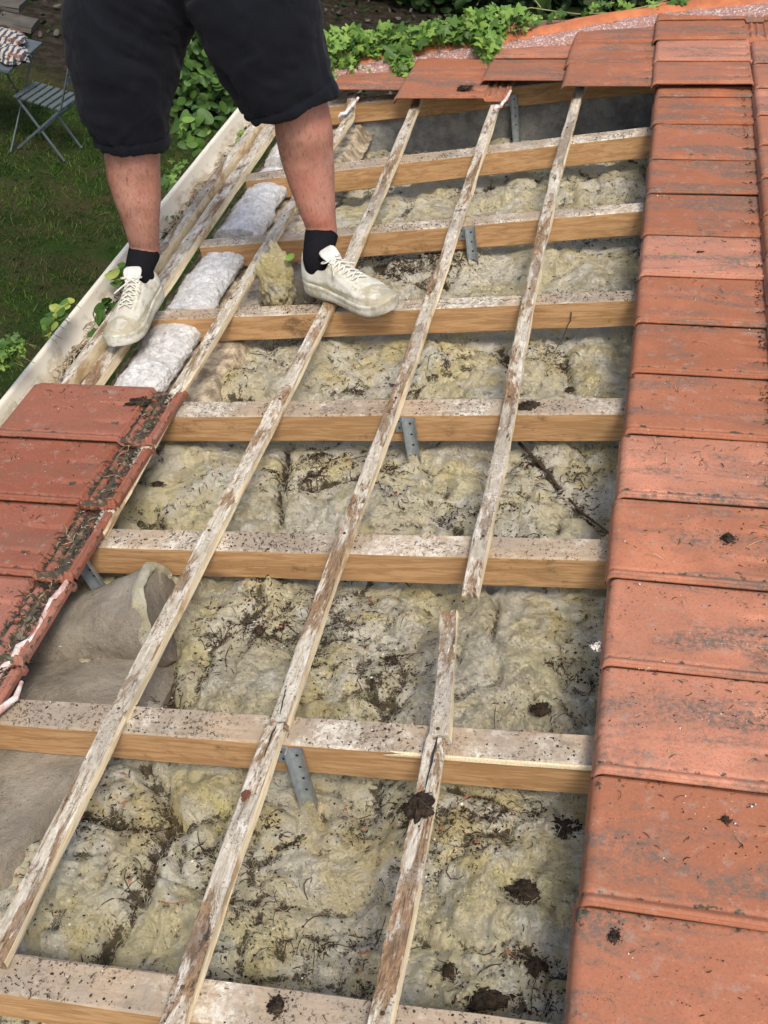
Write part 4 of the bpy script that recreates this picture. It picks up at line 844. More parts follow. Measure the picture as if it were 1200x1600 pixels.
M['lace'] = simple('off_white_lace', (.62, .60, .52), (.50, .48, .40), 60, .8, .001); M['tongue'] = simple('white_lining', (.56, .55, .51), (.46, .45, .41), 30, .85, .001)
root = bpy.data.objects.new('person', None); COL.objects.link(root); root.matrix_world = MROOF @ Matrix.Translation((-1.4, 3.15, .03)); RL_ = Vector((-1.4, 3.15, .03))
tag(root, 'person in black shorts, black socks and scuffed white trainers standing astride on the battens', 'person')
def plink(name, me, par=root):
    o = bpy.data.objects.new(name, me); COL.objects.link(o); o.parent = par; o.matrix_local = Matrix.Translation(-RL_) if par is root else Matrix(); return o
UPW = Vector((math.sin(TH), 0, math.cos(TH)))
def limb(rows, dr=.92, grow=0.0, cap=True, n=28, mb=None, pre=None, fold=0, seed=0):
    C_ = []; W_ = []
    if pre:
        for p, r in pre: C_.append(Vector(p)); W_.append(r)
    for x, y, wpx, v in rows: p = atv(x, y, v); C_.append(p); W_.append(wpx / 2 * depth(p) / F + grow)
    C2, A_, B_ = [], [], []
    for i, p in enumerate(C_):
        d = (C_[min(i + 1, len(C_) - 1)] - C_[max(i - 1, 0)]).normalized(); view = (p - Vector((0, 0, S))).normalized()
        a = d.cross(view).normalized(); b = d.cross(a).normalized(); C2.append(p); A_.append(a * W_[i]); B_.append(b * W_[i] * dr)
    mb.rings(C2, A_, B_, n, cap=cap); return C2, W_
def shoe_frame(toe, heel, n):
    T, H_ = at(*toe, n), at(*heel, n); x = (T - H_); L = x.length; x.normalize(); z = Vector((0, 0, 1)); y = z.cross(x)
    return H_, x, y, z, L
SH = [shoe_frame((181, 549), (243, 458), .05), shoe_frame((616, 492), (484, 448), .036)]
def fpt(f, s, y, z): H_, X_, Y_, Z_, L = f; return H_ + X_ * (s * L) + Y_ * y + Z_ * z
body = MB()
LEG = [[(226,392,47,3.105), (224,370,50,3.10), (220,345,58,3.095), (215,310,73,3.10), (209,275,83,3.11), (207,245,86,3.11), (205,215,84,3.10), (203,180,84,3.11), (198,120,92,3.12), (198,70,104,3.13), (212,25,120,3.15)],
       [(503,362,50,3.17), (499,340,54,3.17), (491,305,66,3.18), (484,265,79,3.19), (478,230,87,3.19), (474,200,91,3.18), (470,172,89,3.18), (452,125,94,3.15), (428,70,104,3.13), (406,15,120,3.14)]]
for rows, f in zip(LEG, SH):
    an = [(fpt(f, .15, 0, .035), .034), (fpt(f, .165, 0, .075), .036), (fpt(f, .17, 0, .12), .040)]
    limb(rows, mb=body, pre=an)
    fc = [fpt(f, s, 0, .03) for s in (.08, .2, .4, .6, .8)]; body.rings(fc, [f[2] * r for r in (.025, .032, .034, .040, .03)], [f[3] * r for r in (.025, .03, .028, .02, .015)], 18)
hipL, hipR = atv(212, 25, 3.15), atv(408, 15, 3.14); pc = (hipL + hipR) / 2
def trunk(mb, g=0, lo=-.06, hi=.50):
    hs = [-.06, 0, .08, .18, .30, .42, .50]; wx = [.13, .185, .19, .175, .185, .215, .12]; wy = [.10, .13, .135, .12, .125, .13, .08]
    C_ = [pc + UPW * h for h in hs if lo <= h <= hi]; i = [k for k, h in enumerate(hs) if lo <= h <= hi]; X_ = UPW.cross(Vector((0, 1, 0))).normalized()
    mb.rings(C_, [X_ * (wx[k] + g) for k in i], [Vector((0, 1, 0)) * (wy[k] + g) for k in i], 32)
Y_ = Vector((0, 1, 0)); trunk(body, 0, .18)
q0, q1 = atv(225, -25, 3.15), atv(378, -25, 3.14); body.rings([q0 * (1 - k) + q1 * k + UPW * .09 for k in (-.05, .2, .5, .8, 1.05)], [UPW * r for r in (.07, .10, .11, .10, .07)], [Y_ * r for r in (.06, .08, .085, .08, .06)], 24)
X_ = UPW.cross(Vector((0, 1, 0))).normalized(); Y_ = Vector((0, 1, 0))
nk = pc + UPW * .48
body.rings([nk, nk + UPW * .10], [X_ * .058] * 2, [Y_ * .06] * 2, 20)
hc = nk + UPW * .20 - Y_ * .015
body.rings([hc + UPW * q for q in (-.115, -.10, -.05, 0, .05, .09, .115)], [X_ * r for r in (.02, .045, .065, .075, .074, .055, .02)], [Y_ * r for r in (.03, .06, .085, .098, .095, .07, .03)], 24)
for sx in (1, -1):
    sh = pc + UPW * .43 + X_ * sx * .20; el = sh - UPW * .28 + X_ * sx * .07 + Y_ * .03; wr = el + UPW * .14 - Y_ * .16; hd = wr + UPW * .06 - Y_ * .02
    body.rings([sh, sh * .5 + el * .5, el, wr], [X_ * r for r in (.055, .05, .042, .028)], [Y_ * r for r in (.06, .052, .042, .03)], 18)
    body.rings([wr, wr * .4 + hd * .6, hd], [X_ * r for r in (.026, .022, .016)], [Y_ * r for r in (.032, .043, .035)], 14)
    for k in range(4): a = hd + Y_ * (.027 - .018 * k); body.tube([a, a + UPW * .04 - Y_ * .01, a + UPW * .065 + Y_ * .005], [.009, .008, .006], 8)
    body.tube([wr + UPW * .02 - Y_ * .03, wr + UPW * .05 - Y_ * .065, wr + UPW * .075 - Y_ * .07], [.012, .010, .008], 8)
me = remesh('body', body, [M['skin']], .0085, 6, lambda co, no: co + no * (.0022 * fbm(co[:, 0], co[:, 1], co[:, 2], 9, 3, 7))[:, None])
plink('body', me)
sh_ = MB(); trunk(sh_, .022, .18, .5)
for sx in (1, -1):
    s0 = pc + UPW * .43 + X_ * sx * .19; e0 = s0 - UPW * .2 + X_ * sx * .06; sh_.rings([s0, e0], [X_ * .075, X_ * .07], [Y_ * .08, Y_ * .07], 18)
plink('shirt', remesh('shirt', sh_, [M['jersey']], .014, 4, lambda co, no: co + no * (.006 * fbm(co[:, 0], co[:, 1], co[:, 2], 7, 3, 17))[:, None]))
co = np.zeros(len(me.vertices) * 3); me.vertices.foreach_get('co', co); co = co.reshape(-1, 3); no = np.zeros_like(co).ravel(); me.vertices.foreach_get('normal', no); no = no.reshape(-1, 3)
hgt = co @ np.array(UPW) - np.array([-1.4, 3.15, 0]) @ np.array(UPW); idx = np.where((hgt > .14) & (hgt < .62) & (abs(co[:, 0] + 1.4) < .55))[0]; idx = idx[RS.randint(0, len(idx), 3400)]
p0 = co[idx] + RS.randn(len(idx), 3) * .003; dn = -np.array(UPW); L_ = RS.uniform(.006, .015, len(idx))[:, None]; p1 = p0 + no[idx] * L_ * .35 + (dn + RS.randn(len(idx), 3) * .35) * L_ * .8; sd = np.cross(p1 - p0, no[idx]); sd /= np.linalg.norm(sd, axis=1)[:, None]; sd *= .0004
hm = MB(); hm.add(np.stack([p0 - sd, p0 + sd, p1], 1).reshape(-1, 3), np.arange(len(idx) * 3).reshape(-1, 3), 0, False); plink('leg_hair', hm.mesh('leg_hair', [M['twig']]))['kind'] = 'stuff'
# shorts
shorts = MB()
SL = [(208,224,110,3.10), (207,212,114,3.10), (205,200,122,3.10), (201,180,136,3.10), (198,150,154,3.10), (195,100,174,3.10), (194,50,192,3.12), (208,0,204,3.14), (232,-40,200,3.15)]
SR = [(456,164,148,3.15), (453,155,147,3.15), (448,145,150,3.15), (440,128,160,3.145), (424,98,172,3.14), (408,50,190,3.13), (394,0,204,3.13), (372,-40,200,3.14)]
C1, W1 = limb(SL, dr=.80, mb=shorts, n=40); C2_, W2 = limb(SR, dr=.80, mb=shorts, n=40)
q0, q1 = atv(225, -25, 3.15), atv(378, -25, 3.14); shorts.rings([q0 * (1 - k) + q1 * k + UPW * .030 for k in (-.15, .2, .5, .8, 1.15)], [UPW * r for r in (.08, .10, .11, .10, .08)], [Y_ * r for r in (.10, .11, .115, .11, .10)], 30)
trunk(shorts, .028, .18, .3)
axs = [(C1[0], (C1[3] - C1[0]).normalized(), .9), (C2_[0], (C2_[3] - C2_[0]).normalized(), .9)]
def cloth(co, no):
    x, y, z = co.T; w2 = fbm(x, y, z, 4, 2, 50) * .12; k = .012 * fbm(x * 1.6, y, z * .8, 6, 3, 51) + .016 * (.3 - abs(fbm(x * 1.3 + z * .9 + w2, y, z * .35, 9, 3, 52))) + .007 * (.3 - abs(fbm(x - z * .7 + w2, y, z * .5, 17, 2, 53)))
    for c_, ax, _ in axs:                            # turned hem: a shallow ridge, stitched just above
        d = (co - np.array(c_)) @ np.array(ax); r = np.linalg.norm(co - np.array(c_) - d[:, None] * np.array(ax), axis=1) < .2
        k = k + r * (.0030 * (sst(.030, .024, d) - 1 * 0) * (d < .03) - .004 * np.exp(-((d - .030) / .0035) ** 2)) 
    return co + no * k[:, None]
plink('shorts', remesh('shorts', shorts, [M['jersey']], .0070, 1, cloth))

WS = ([0, .02, .06, .14, .25, .40, .52, .64, .76, .86, .93, .97, .99, 1], [.006, .022, .034, .042, .043, .041, .045, .052, .0545, .049, .038, .026, .016, .004])
HS = ([0, .03, .10, .20, .30, .36, .45, .55, .65, .75, .85, .93, .98, 1], [.106, .112, .104, .092, .100, .116, .104, .089, .076, .066, .058, .050, .040, .030])
def trainer(f, lab, seed):
    H_, X, Y, Z, L = f; k = L / .33; Wf = lambda s: np.interp(s, *WS) * k * 1.02; Hf = lambda s: np.interp(s, *HS) * k
    tr = lambda a: np.array(H_) + a[..., :1] * np.array(X) + a[..., 1:2] * np.array(Y) + a[..., 2:] * np.array(Z)
    so = bpy.data.objects.new('trainer', None); COL.objects.link(so); so.parent = root; so.matrix_local = Matrix(); so['label'] = lab
    def tl(name, mb, mats, attrs=None):
        o = bpy.data.objects.new(name, mb.mesh(name, mats, attrs)); COL.objects.link(o); o.parent = so; o.matrix_local = Matrix.Translation(-RL_); return o
    ss = np.concatenate([np.linspace(0, .1, 12), np.linspace(.11, .88, 46), np.linspace(.89, 1, 16)])
    cy = lambda s: .006 * k * np.sin(s * 3.0)
    # sole: rounded slab, waisted, toe spring
    mb = MB(); prof_ = [(.90, 0), (.99, .003), (1.03, .010), (1.035, .018), (1.0, .0225), (1.015, .025), (1.02, .030), (.97, .035)]
    G = []
    for s in ss:
        w_ = Wf(s) + .0025; sp = .016 * k * max(0, (s - .78) / .22) ** 2 + .006 * max(0, (.06 - s) / .06); hh = 1.0 + .28 * (1 - sst(.2, .5, s)); ar = .006 * math.exp(-((s - .42) / .1) ** 2)
        r = [(s * L, cy(s) + w_ * a, (b * hh * k if b else ar) + sp) for a, b in prof_]; G.append(r + [(x, 2 * cy(s) - y, z) for x, y, z in r[::-1]])
    G = np.array(G); mb.grid(tr(G), closev=True)
    for e in (0, -1): V = tr(G[e]); mb.add(np.vstack([V, V.mean(0)]), [(i, (i + 1) % len(V), len(V)) for i in range(len(V))])
    d = np.full(mb.n, .50); tl('sole', mb, [M['leather']], {'dirt': d})
    # upper
    mb = MB(); na = 41; an = np.linspace(0, np.pi, na); G = np.zeros((len(ss), na, 3)); D = np.zeros((len(ss), na))
    def surf(s, a):
        w_ = Wf(s) * .985; sp = .016 * k * np.maximum(0, (s - .78) / .22) ** 2; z0 = .028 * k * (1 + .2 * (1 - sst(.2, .5, s))); h = Hf(s)
        e = .62 + .25 * sst(.35, .7, s) ; ca, sa = np.cos(a), np.sin(a); y = np.sign(ca) * abs(ca) ** (1.15) * w_ * (1 - .18 * (sa ** 2) * (1 - sst(.5, .8, s))); z = z0 + (h - z0) * abs(sa) ** e + sp
        return y, z
    for i, s in enumerate(ss):
        y, z = surf(s, an); op = sst(.035, .07, s) * (1 - sst(.30, .345, s)); inn = np.abs(y) < Wf(s) * .62; z = np.where(inn & (op > 0), z - op * .06 * k * sst(.62, .5, np.abs(y) / Wf(s)), z)
        lip = np.exp(-((np.abs(y) / max(Wf(s), 1e-4) - .68) / .06) ** 2) * op * .003; z = z + lip
        if s > .345: z = z - .0035 * k * (1 - sst(.62, .70, s)) * sst(.42, .34, np.abs(y) / Wf(s))        # throat below the laces
        out = .0022 * np.exp(-((s - .80 - .07 * (np.abs(y) / .05) ** 2) / .010) ** 2) + .0018 * np.exp(-((z / k - .052) / .004) ** 2) * (s < .8); 
        ay = np.abs(y) / max(Wf(s), 1e-4); pan = .0020 * sst(.32, .36, ay) * sst(.84, .80, ay) * sst(.34, .36, s) * sst(.70, .68, s) + .0020 * sst(.22, .20, s - .05 * ay) * (z / k > .04)
        out = out + pan; z = z + out; y = y * (1 + out / .05)
        G[i] = np.stack([np.full(na, s * L), y + cy(s), z], 1); D[i] = .30 + .55 * np.exp(-((s - .765 - .07 * (np.abs(y) / .05) ** 2) / .012) ** 2) + .45 * np.exp(-((z / k - .046) / .003) ** 2) + .40 * (s > .36) * (s < .70) * np.exp(-((np.abs(y) / max(Wf(s), 1e-4) - .60) / .05) ** 2) + .35 * sst(.7, .95, s) + .25 * sst(.07, .03, z / k) * 1
    G += .0016 * np.stack([fbm(G[..., 0], G[..., 1], G[..., 2] + q * 5 + seed, 22, 3, seed) for q in range(3)], -1)
    mb.grid(tr(G)); tl('upper', mb, [M['leather']], {'dirt': D.ravel()})
    top = lambda s, yy: float(np.interp(-yy, -np.asarray(surf(s, an)[0]), surf(s, an)[1]))
    # tongue
    mb = MB(); T_ = []
    for s, zz, hw_ in ((.40, -.001, .020), (.37, .003, .024), (.345, .009, .027), (.325, .016, .028), (.31, .022, .026), (.305, .025, .020)):
        b = top(.36, 0) if s < .36 else top(s, 0); T_.append([(s * L, y * k + cy(s), b + zz * k - .9 * abs(y) ** 1.7) for y in np.linspace(-hw_, hw_, 11)])
    T_ = np.array(T_); mb.grid(tr(T_)); T2 = T_.copy(); T2[..., 0] -= .006; mb.grid(tr(T2), flip=True); mb.grid(tr(np.stack([T_[-1], T2[-1]])));
    for e in (0, -1): mb.grid(tr(np.stack([T_[:, e], T2[:, e]])))
    tl('tongue', mb, [M['tongue']])
    # laces
    mb = MB(); st = np.linspace(.37, .66, 7)
    for i in range(6):
        for sg in (1, -1):
            P = []
            for q in np.linspace(0, 1, 11):
                s = st[i] + (st[i + 1] - st[i]) * q * 1.0; yy = sg * (-.023 + .046 * q) * k * (1 - .12 * i / 6); P.append((s * L, yy + cy(s), top(s, yy) + .0035 + .0012 * math.sin(q * 3.14) + (.001 if sg > 0 else 0)))
            mb.tube(tr(np.array(P)), .0026 * k, 6)
    for sg in (1, -1):
        P = [(.375 * L + .012 * math.cos(q) * k - .01, sg * (.016 + .016 * math.sin(q)) * k, top(.375, .012 * k) + (.010 - .003 * q) * k) for q in np.linspace(-.4, 5.2, 14)]; mb.tube(tr(np.array(P)), .0023 * k, 6)
        P = [(.375 * L + q * .045, sg * (.006 + q * .035) * k, top(min(.6, .375 + q * .13), .02 * k) + .006 * k) for q in np.linspace(0, 1, 8)]; mb.tube(tr(np.array(P)), .0023 * k, 6)
    tl('lace', mb, [M['lace']])
    return k
for f, lab, sd_ in zip(SH, ('rear trainer pointing at the camera, muddy toe', 'forward trainer pointing right, seen from the side'), (3, 8)): trainer(f, lab, sd_)
for rows, f in zip(([(226,393,47,3.105)], [(503,364,50,3.17)]), SH):
    mb = MB(); an = [(fpt(f, .15, 0, .055), .040), (fpt(f, .165, 0, .085), .0415), (fpt(f, .17, 0, .12), .0435)]
    p = atv(*rows[0][:2], rows[0][3]); r = rows[0][2] / 2 * depth(p) / F + .0035; C_ = [a[0] for a in an] + [p]; R_ = [a[1] for a in an] + [r]
    m = 14; tt = np.linspace(0, 1, m); Cq = [Vector([np.interp(t_ * 3, range(4), [c_[i] for c_ in C_]) for i in range(3)]) for t_ in tt]; Rq = [np.interp(t_ * 3, range(4), R_) for t_ in tt]; Rq[-1] *= .97
    A_, B_ = [], []
    for i, c_ in enumerate(Cq):
        d = (Cq[min(i + 1, m - 1)] - Cq[max(0, i - 1)]).normalized(); v_ = (c_ - Vector((0, 0, S))).normalized(); a = d.cross(v_).normalized(); A_.append(a * Rq[i]); B_.append(d.cross(a) * Rq[i] * .97)
    mb.rings(Cq, A_, B_, 40)
    for V in mb.V: V += .0012 * np.sin(np.arange(len(V)) % 40 * math.pi)[:, None]
    plink('sock', mb.mesh('sock', [M['sock']]))

# ------------------------------------------------------------------ leaves and vines
def foliage(name, label, cat, patches, mats, size, kind='lobed', up=(0, -.4, 1), spread=.5, stems=None, roof=True, group=None):
    """patches: (px, py, v, spread u, spread v, spread n, count)"""
    mb = MB(); allp = []
    for x, y, v, a, b, c_, n in patches:
        p = atv(x, y, v) if roof else Vector((x, y, v)); P = np.array(p)[None] + RS.randn(n, 3) * np.array([a, b, c_]); allp.append(P)
    P = np.concatenate(allp); mi = RS.randint(0, len(mats), len(P)); leaves(mb, P, size, up, spread, kind, mi)
    o = link(name, mb.mesh(name, mats), roof=roof); tag(o, label, cat, group)
    ms = MB()
    for p in P[::3]: ms.tube([p, p + np.array([.01 * random.uniform(-1, 1), .02, -size[1] * .8]), p + np.array([.03 * random.uniform(-1, 1), .03, -size[1] * 1.8])], .0014 * size[1] / .035, 4, cap=False)
    for s_ in stems or []:
        ms.tube(s_, .0028, 6)
    link('stem', ms.mesh('stem', [M['stem']]), o); return o
V5 = 5.16
def hug(q, v, n): return atv(q[0], q[1], v)
foliage('ridge_vine', 'bright green lobed vine leaves smothering the left end of the ridge tiles', 'vine',
        [(518,72,5.10,.045,.06,.03,170), (514,112,5.02,.022,.04,.03,80), (545,98,5.06,.035,.04,.025,90), (560,70,5.12,.05,.04,.03,140), (600,66,5.14,.05,.04,.03,140), (630,108,5.0,.020,.03,.018,45), (628,88,5.05,.022,.03,.02,40), (640,62,5.15,.05,.03,.022,110), (670,52,5.16,.045,.03,.018,110), (705,48,5.18,.045,.03,.018,110), (738,42,5.18,.045,.03,.025,120),
         (765,34,5.20,.045,.03,.03,130), (765,66,5.10,.020,.03,.018,55), (765,90,5.06,.012,.025,.012,26), (758,110,5.0,.009,.015,.01,14), (800,32,5.24,.04,.03,.012,22), (822,28,5.28,.03,.02,.008,8)],
        [M['leaf'], M['leaf'], M['leaf'], M['leaf_mid']], (.013, .044), spread=.55)
stm = [[atv(x, y, 5.42) for x, y in ((800,18), (830,12), (870,18), (905,22), (960,20), (1010,10), (1060,-6))], [atv(x, y, 5.42) for x, y in ((845,12), (832,-5), (812,-14))], [atv(x, y, 5.40) for x, y in ((745,8), (752,-4), (740,-12))]]
foliage('trailing_vine', 'thin green vine stem with a few leaves trailing above the orange ridge tiles', 'vine', [(930,14,5.44,.03,.03,.015,9), (975,8,5.44,.04,.02,.012,12), (1010,4,5.44,.03,.02,.01,6), (1065,4,5.44,.03,.02,.01,9), (850,30,5.42,.03,.02,.01,6), (880,20,5.42,.02,.02,.01,4)], [M['leaf'], M['leaf_mid']], (.014, .032), stems=stm)
foliage('gutter_plant', 'broad leaved plant rising past the gutter just left of the forward knee', 'plant', [(300,190,4.75,.035,.05,.03,10), (330,190,4.75,.04,.05,.03,14), (288,208,4.7,.02,.04,.02,8), (308,215,4.7,.02,.04,.03,12)], [M['leaf'], M['leaf_mid'], M['leaf_mid'], M['leaf_mid']], (.022, .048), kind='oval', spread=.45)
foliage('gutter_plant', 'smaller leaves outside the gutter to the right of the rear shin', 'plant', [(272,268,4.32,.012,.04,.02,9), (264,285,4.28,.010,.04,.02,8), (268,300,4.22,.008,.03,.015,6)], [M['leaf'], M['leaf_mid']], (.016, .034), spread=.45)
for P_, lab in (([(262,375,3.72,.010,.045,.012,32)], 'small seedling in the gutter immediately right of the rear sock'), ([(283,335,3.97,.010,.05,.012,26)], 'leafy seedling in the gutter right of the rear shin'), ([(378,212,4.6,.009,.035,.010,16)], 'small weed in the gutter below the hem of the forward leg')):
    foliage('gutter_seedling', lab, 'plant', P_, [M['leaf'], M['leaf_dark'], M['leaf_mid']], (.010, .024), spread=.6)
foliage('gutter_weed', 'yellowing leaves in the gutter above the rear trainer', 'plant', [(188,420,3.32,.010,.025,.012,9), (182,440,3.24,.009,.025,.012,7)], [M['leaf_yellow'], M['leaf_mid']], (.014, .034), kind='oval', spread=.6)
foliage('gutter_weed', 'long green leaves in the gutter beside the toe of the rear trainer', 'plant', [(165,478,3.06,.007,.035,.010,8), (156,500,2.98,.007,.03,.010,6)], [M['leaf_mid']], (.014, .030), kind='oval', spread=.6)
foliage('wall_climber', 'climber leaves reaching up outside the gutter at the left edge', 'vine', [(14,548,2.61,.014,.032,.018,80)], [M['leaf_mid'], M['leaf'], M['leaf_mid']], (.012, .023), spread=.45)
foliage('wall_climber', 'yellow green sprig outside the gutter left of the rear trainer', 'vine', [(78,504,2.84,.012,.03,.012,12), (88,492,2.88,.011,.025,.010,9), (98,480,2.93,.009,.02,.008,6)], [M['leaf_yellow'], M['leaf_mid']], (.012, .026), kind='oval', spread=.4)
mb = MB(); p = at(1043, 403, .058); leaves(mb, [p + Vector((0, -.008, .004)), p + Vector((.012, .008, .006)), p + Vector((-.01, .004, .004))], (.017, .022), (0, -.2, 1), .25); tag(link('fallen_leaf', mb.mesh('fallen_leaf', [M['leaf_yellow']])), 'crumpled pale green leaf on a right-hand tile', 'leaf')
mb = MB(); p = atv(452, 402, 3.235); leaves(mb, [p], (.016, .018), (0, -.8, .6), .1, 'oval'); tag(link('fallen_leaf', mb.mesh('fallen_leaf', [M['leaf']])), 'single fresh green leaf on the torn wool lump', 'leaf')

# ------------------------------------------------------------------ garden
mb = MB(); n = 90000; P = np.stack([RS.uniform(-9, -1.6, n), RS.uniform(3.5, 11.2, n)], 1)
f = fbm(P[:, 0], P[:, 1], 0, 1.4, 4, 12) + .5 * fbm(P[:, 0], P[:, 1], 0, 6, 3, 13); P = P[(f > -.25) & (P[:, 1] < 9.9 + fbm(P[:, 0], 0, 0, 1.2, 3, 4))]; n = len(P)
h = RS.uniform(.018, .055, n); a = RS.rand(n) * 6.28; bx = np.stack([np.cos(a), np.sin(a), 0 * a], 1) * RS.uniform(.0018, .004, n)[:, None]; ln = np.stack([RS.randn(n) * .6, RS.randn(n) * .6, np.ones(n)], 1) * h[:, None]
b0 = np.stack([P[:, 0], P[:, 1], gx(P[:, 0], P[:, 1]) - .003], 1); V = np.stack([b0 - bx, b0 + bx, b0 + ln * .6 + bx * .8, b0 + ln + RS.randn(n, 3) * .006, b0 + ln * .6 - bx * .8], 1)
mi = (fbm(P[:, 0], P[:, 1], 0, 2.2, 3, 41) + RS.randn(n) * .15 > .22).astype(int)
mb.add(V.reshape(-1, 3), np.arange(n * 5).reshape(n, 5), mi, False)
tag(link('grass', mb.mesh('grass', [M['grass'], M['grass_dry']]), roof=False), None, None, kind='stuff')
mb = MB(); n = 700; P = np.stack([RS.uniform(-7, -2, n), RS.uniform(4, 9.6, n)], 1); P = P[fbm(P[:, 0], P[:, 1], 0, 1.3, 3, 77) > .1]; P3 = np.stack([P[:, 0], P[:, 1], gx(P[:, 0], P[:, 1]) + .03], 1)
leaves(mb, P3, (.008, .020), (0, 0, 1), .35, 'oval'); tag(link('lawn_weeds', mb.mesh('lawn_weeds', [M['leaf_dark']]), roof=False), None, None, kind='stuff')
mb = MB(); n = 2600; P = np.stack([RS.uniform(-9, 3, n), RS.uniform(10.2, 16, n)], 1); P3 = np.stack([P[:, 0], P[:, 1], gx(P[:, 0], P[:, 1]) + .02 + RS.rand(n) * .05], 1)
leaves(mb, P3, (.02, .05), (0, 0, 1), .6, 'oval', RS.randint(0, 2, n)); tag(link('leaf_litter', mb.mesh('leaf_litter', [M['leaf_dark'], M['paving']]), roof=False), None, None, kind='stuff')
def shrub(name, label, c, r, n, size, mat, kind='oval', up=(.1, -.6, .7)):
    d = RS.randn(n, 3); d /= np.linalg.norm(d, axis=1)[:, None]; k = (RS.rand(n) ** .35) * (1 + .35 * fbm(d[:, 0], d[:, 1], d[:, 2] + c[0], 2.2, 3, 7))
    P = np.array(c) + d * k[:, None] * np.array(r); P = P[P[:, 2] > GZ]
    mb = MB(); leaves(mb, P, size, up, .45, kind); o = link('crown', mb.mesh('crown', [mat]), roof=False)
    root_ = bpy.data.objects.new(name, None); COL.objects.link(root_); root_.matrix_world = Matrix.Translation((c[0], c[1], GZ)); tag(root_, label, 'shrub')
    o.parent = root_; o.matrix_parent_inverse = root_.matrix_world.inverted()
    ms = MB(); 
    for i in range(7):
        a = i * .9; e = Vector(c) + Vector((math.cos(a) * r[0] * .6, math.sin(a) * r[1] * .6, r[2] * .4)); b_ = Vector((c[0] + .08 * math.cos(a), c[1] + .08 * math.sin(a), GZ - .03)); ms.tube([b_, (b_ + e) / 2 + Vector((0, 0, .1)), e], [.02, .014, .006], 6)
    o2 = link('trunk', ms.mesh('trunk', [M['twig']]), roof=False); o2.parent = root_; o2.matrix_parent_inverse = root_.matrix_world.inverted()
shrub('leafy_shrub', 'mid-green leafy shrub seen between the legs of the shorts', (-3.62, 10.0, GZ + .55), (.62, .55, .75), 1500, (.035, .06), M['leaf_mid'])
for i, (x, lab) in enumerate(((-6.6, 'dark shrub behind the garden table'), (-4.2, 'dark shrub above the leafy shrub between the legs'), (-2.6, 'dark shrub behind the left end of the vine'), (-.9, 'dark shrub behind the middle of the vine'), (.7, 'dark shrub behind the trailing vine stem'))):
    shrub('dark_shrub', lab, (x, 14.6 + .4 * math.sin(i * 2), GZ + 1.0), (1.15, .9, 1.5), 3000, (.05, .09), M['leaf_dark'])
for i, (x, y, lab) in enumerate(((28, 40, 'pale flat stone lying behind the garden table'), (10, 8, 'flat stone at the top left corner'))):
    p = wat(x, y, GZ + .03); mb = MB(); mb.bar((p.x - .2, p.y, GZ + .045), (p.x + .16, p.y + .05, GZ + .045), .3, .07, seg=6, bev=.02, wob=.03, seed=i, wobsc=3, top=0, side=0); tag(link('garden_stone', mb.mesh('garden_stone', [M['paving']]), roof=False), lab, 'stone')
# folding chair
c0 = Vector((-4.62, 8.86, GZ)); ch = bpy.data.objects.new('folding_chair', None); COL.objects.link(ch); ch.matrix_world = Matrix.Translation(c0) @ Matrix.Rotation(-.06, 4, 'Z'); tag(ch, 'grey slatted folding chair on the lawn beside the table', 'chair')
q = wat(74, 150, GZ + .45); ch.matrix_world = Matrix.Translation((q.x, q.y, GZ)) @ Matrix.Rotation(-.10, 4, 'Z')
for i in range(7):
    mb = MB(); x = -.19 + .063 * i; mb.bar((x, -.175, .45), (x, .175, .45), .042, .012, bev=.003, top=0, side=0); link('slat', mb.mesh('slat', [M['metal_paint']]), ch)
def leg(a, b, r=.009):
    mb = MB(); mb.bar(a, b, r * 2.2, r * 1.2, up=(0, 1, .01), bev=.002, top=0, side=0); link('leg', mb.mesh('leg', [M['metal_paint']]), ch)
for y in (-.165, .165): leg((-.20, y, 0), (.21, y * .98, .45)); leg((.22, y * .88, 0), (-.20, y * .88, .44))
mb = MB()
for y in (-.165, .165): mb.bar((.21, y, .45), (.30, y, .84), .022, .012, up=(1, 0, 0), bev=.002, top=0, side=0)
for z in (.70, .79): mb.bar((.275 + (z - .7) * .2, -.165, z), (.275 + (z - .7) * .2, .165, z), .012, .05, bev=.002, top=0, side=0)
mb.bar((.1, -.165, .32), (.1, .165, .32), .012, .012, top=0, side=0); mb.bar((-.12, -.14, .1), (-.12, .14, .1), .012, .012, top=0, side=0); link('backrest', mb.mesh('backrest', [M['metal_paint']]), ch)
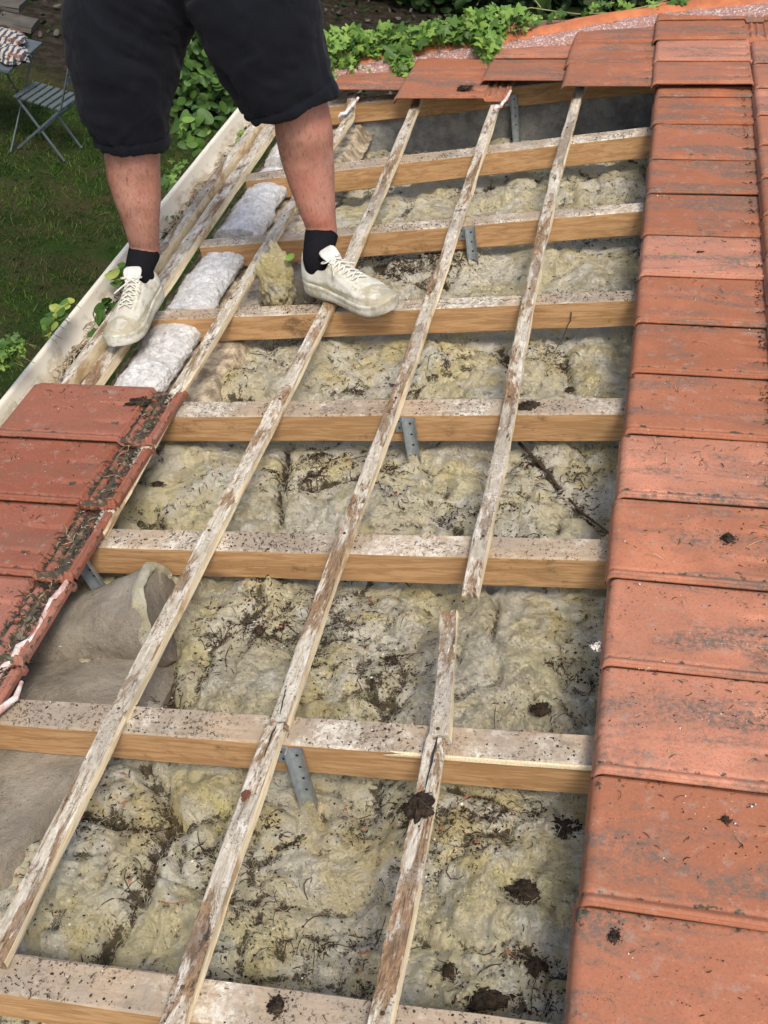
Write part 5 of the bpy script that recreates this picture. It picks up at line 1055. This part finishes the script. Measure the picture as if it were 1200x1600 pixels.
# table with a striped cloth
ht_ = GZ + .72; A = wat(66, 66, ht_); B = wat(13, 111, ht_); d = (B - A); e = Vector((-d.y, d.x, 0)).normalized() * -1
if e.x > 0: e = -e
D = (d.normalized()); tb = bpy.data.objects.new('garden_table', None); COL.objects.link(tb); tc = A + d * .5 + e * .35; Mt_ = Matrix.Translation((tc.x, tc.y, GZ)); tb.matrix_world = Mt_; tag(tb, 'grey metal folding table cut by the left edge', 'table')
L = d.length; mb = MB(); Cn = Vector((0, 0, .71)); mb.bar(Cn - D * L / 2, Cn + D * L / 2, .70, .02, seg=1, bev=.004, top=0, side=0); mb.bar(Cn - D * L * .46 - Vector((0, 0, .02)), Cn + D * L * .46 - Vector((0, 0, .02)), .64, .02, top=0, side=0); link('tabletop', mb.mesh('tabletop', [M['metal_paint']]), tb)
E_ = e.normalized()
for s_ in (-1, 1):
    for k_ in (-1, 1):
        mb = MB(); mb.bar(D * s_ * L * .42 * k_ + E_ * -.30 * s_ + Vector((0, 0, .0)), D * s_ * L * .42 * -k_ + E_ * -.30 * s_ + Vector((0, 0, .69)), .02, .012, up=E_, top=0, side=0); link('leg', mb.mesh('leg', [M['metal_paint']]), tb)
t = Mt('striped_cloth', .9, .1); wv = t.node('ShaderNodeTexWave'); wv.inputs['Scale'].default_value = 7; wv.inputs['Distortion'].default_value = 2.5; t.l(t.co, wv.inputs['Vector'])
c = t.mix((.34, .31, .27), (.05, .055, .07), t.ramp(wv.outputs['Fac'], .5, .6)); c = t.mix(c, (.16, .075, .05), t.ramp(t.noise(7, 2), .60, .66)); t.col(c); t.bump(t.noise(15, 4), .01); M['cloth'] = t.m
for i, (x, y, r, lab) in enumerate(((8, 62, .16, 'crumpled striped cloth on the back of the garden table'), (20, 85, .13, 'striped cloth bundle at the front corner of the table'))):
    p = wat(x, y, ht_ + .05); a = np.linspace(0, 2 * np.pi, 60, endpoint=False); b_ = np.linspace(.03, np.pi - .03, 30); A2, B2 = np.meshgrid(a, b_, indexing='ij'); dd = np.stack([np.cos(A2) * np.sin(B2), np.sin(A2) * np.sin(B2), np.cos(B2)], -1)
    k = 1 + .3 * fbm(dd[..., 0], dd[..., 1], dd[..., 2] + i * 4, 2, 3, 5) + .25 * abs(fbm(dd[..., 0], dd[..., 1], dd[..., 2] + i * 4, 4, 3, 9)); mb = MB(); mb.grid(dd * k[..., None] * np.array([r, r, r * .45]), closeu=True)
    tag(link('striped_cloth', mb.mesh('striped_cloth', [M['cloth']]), roof=False, loc=(p.x, p.y, ht_ + .05)), lab, 'cloth')
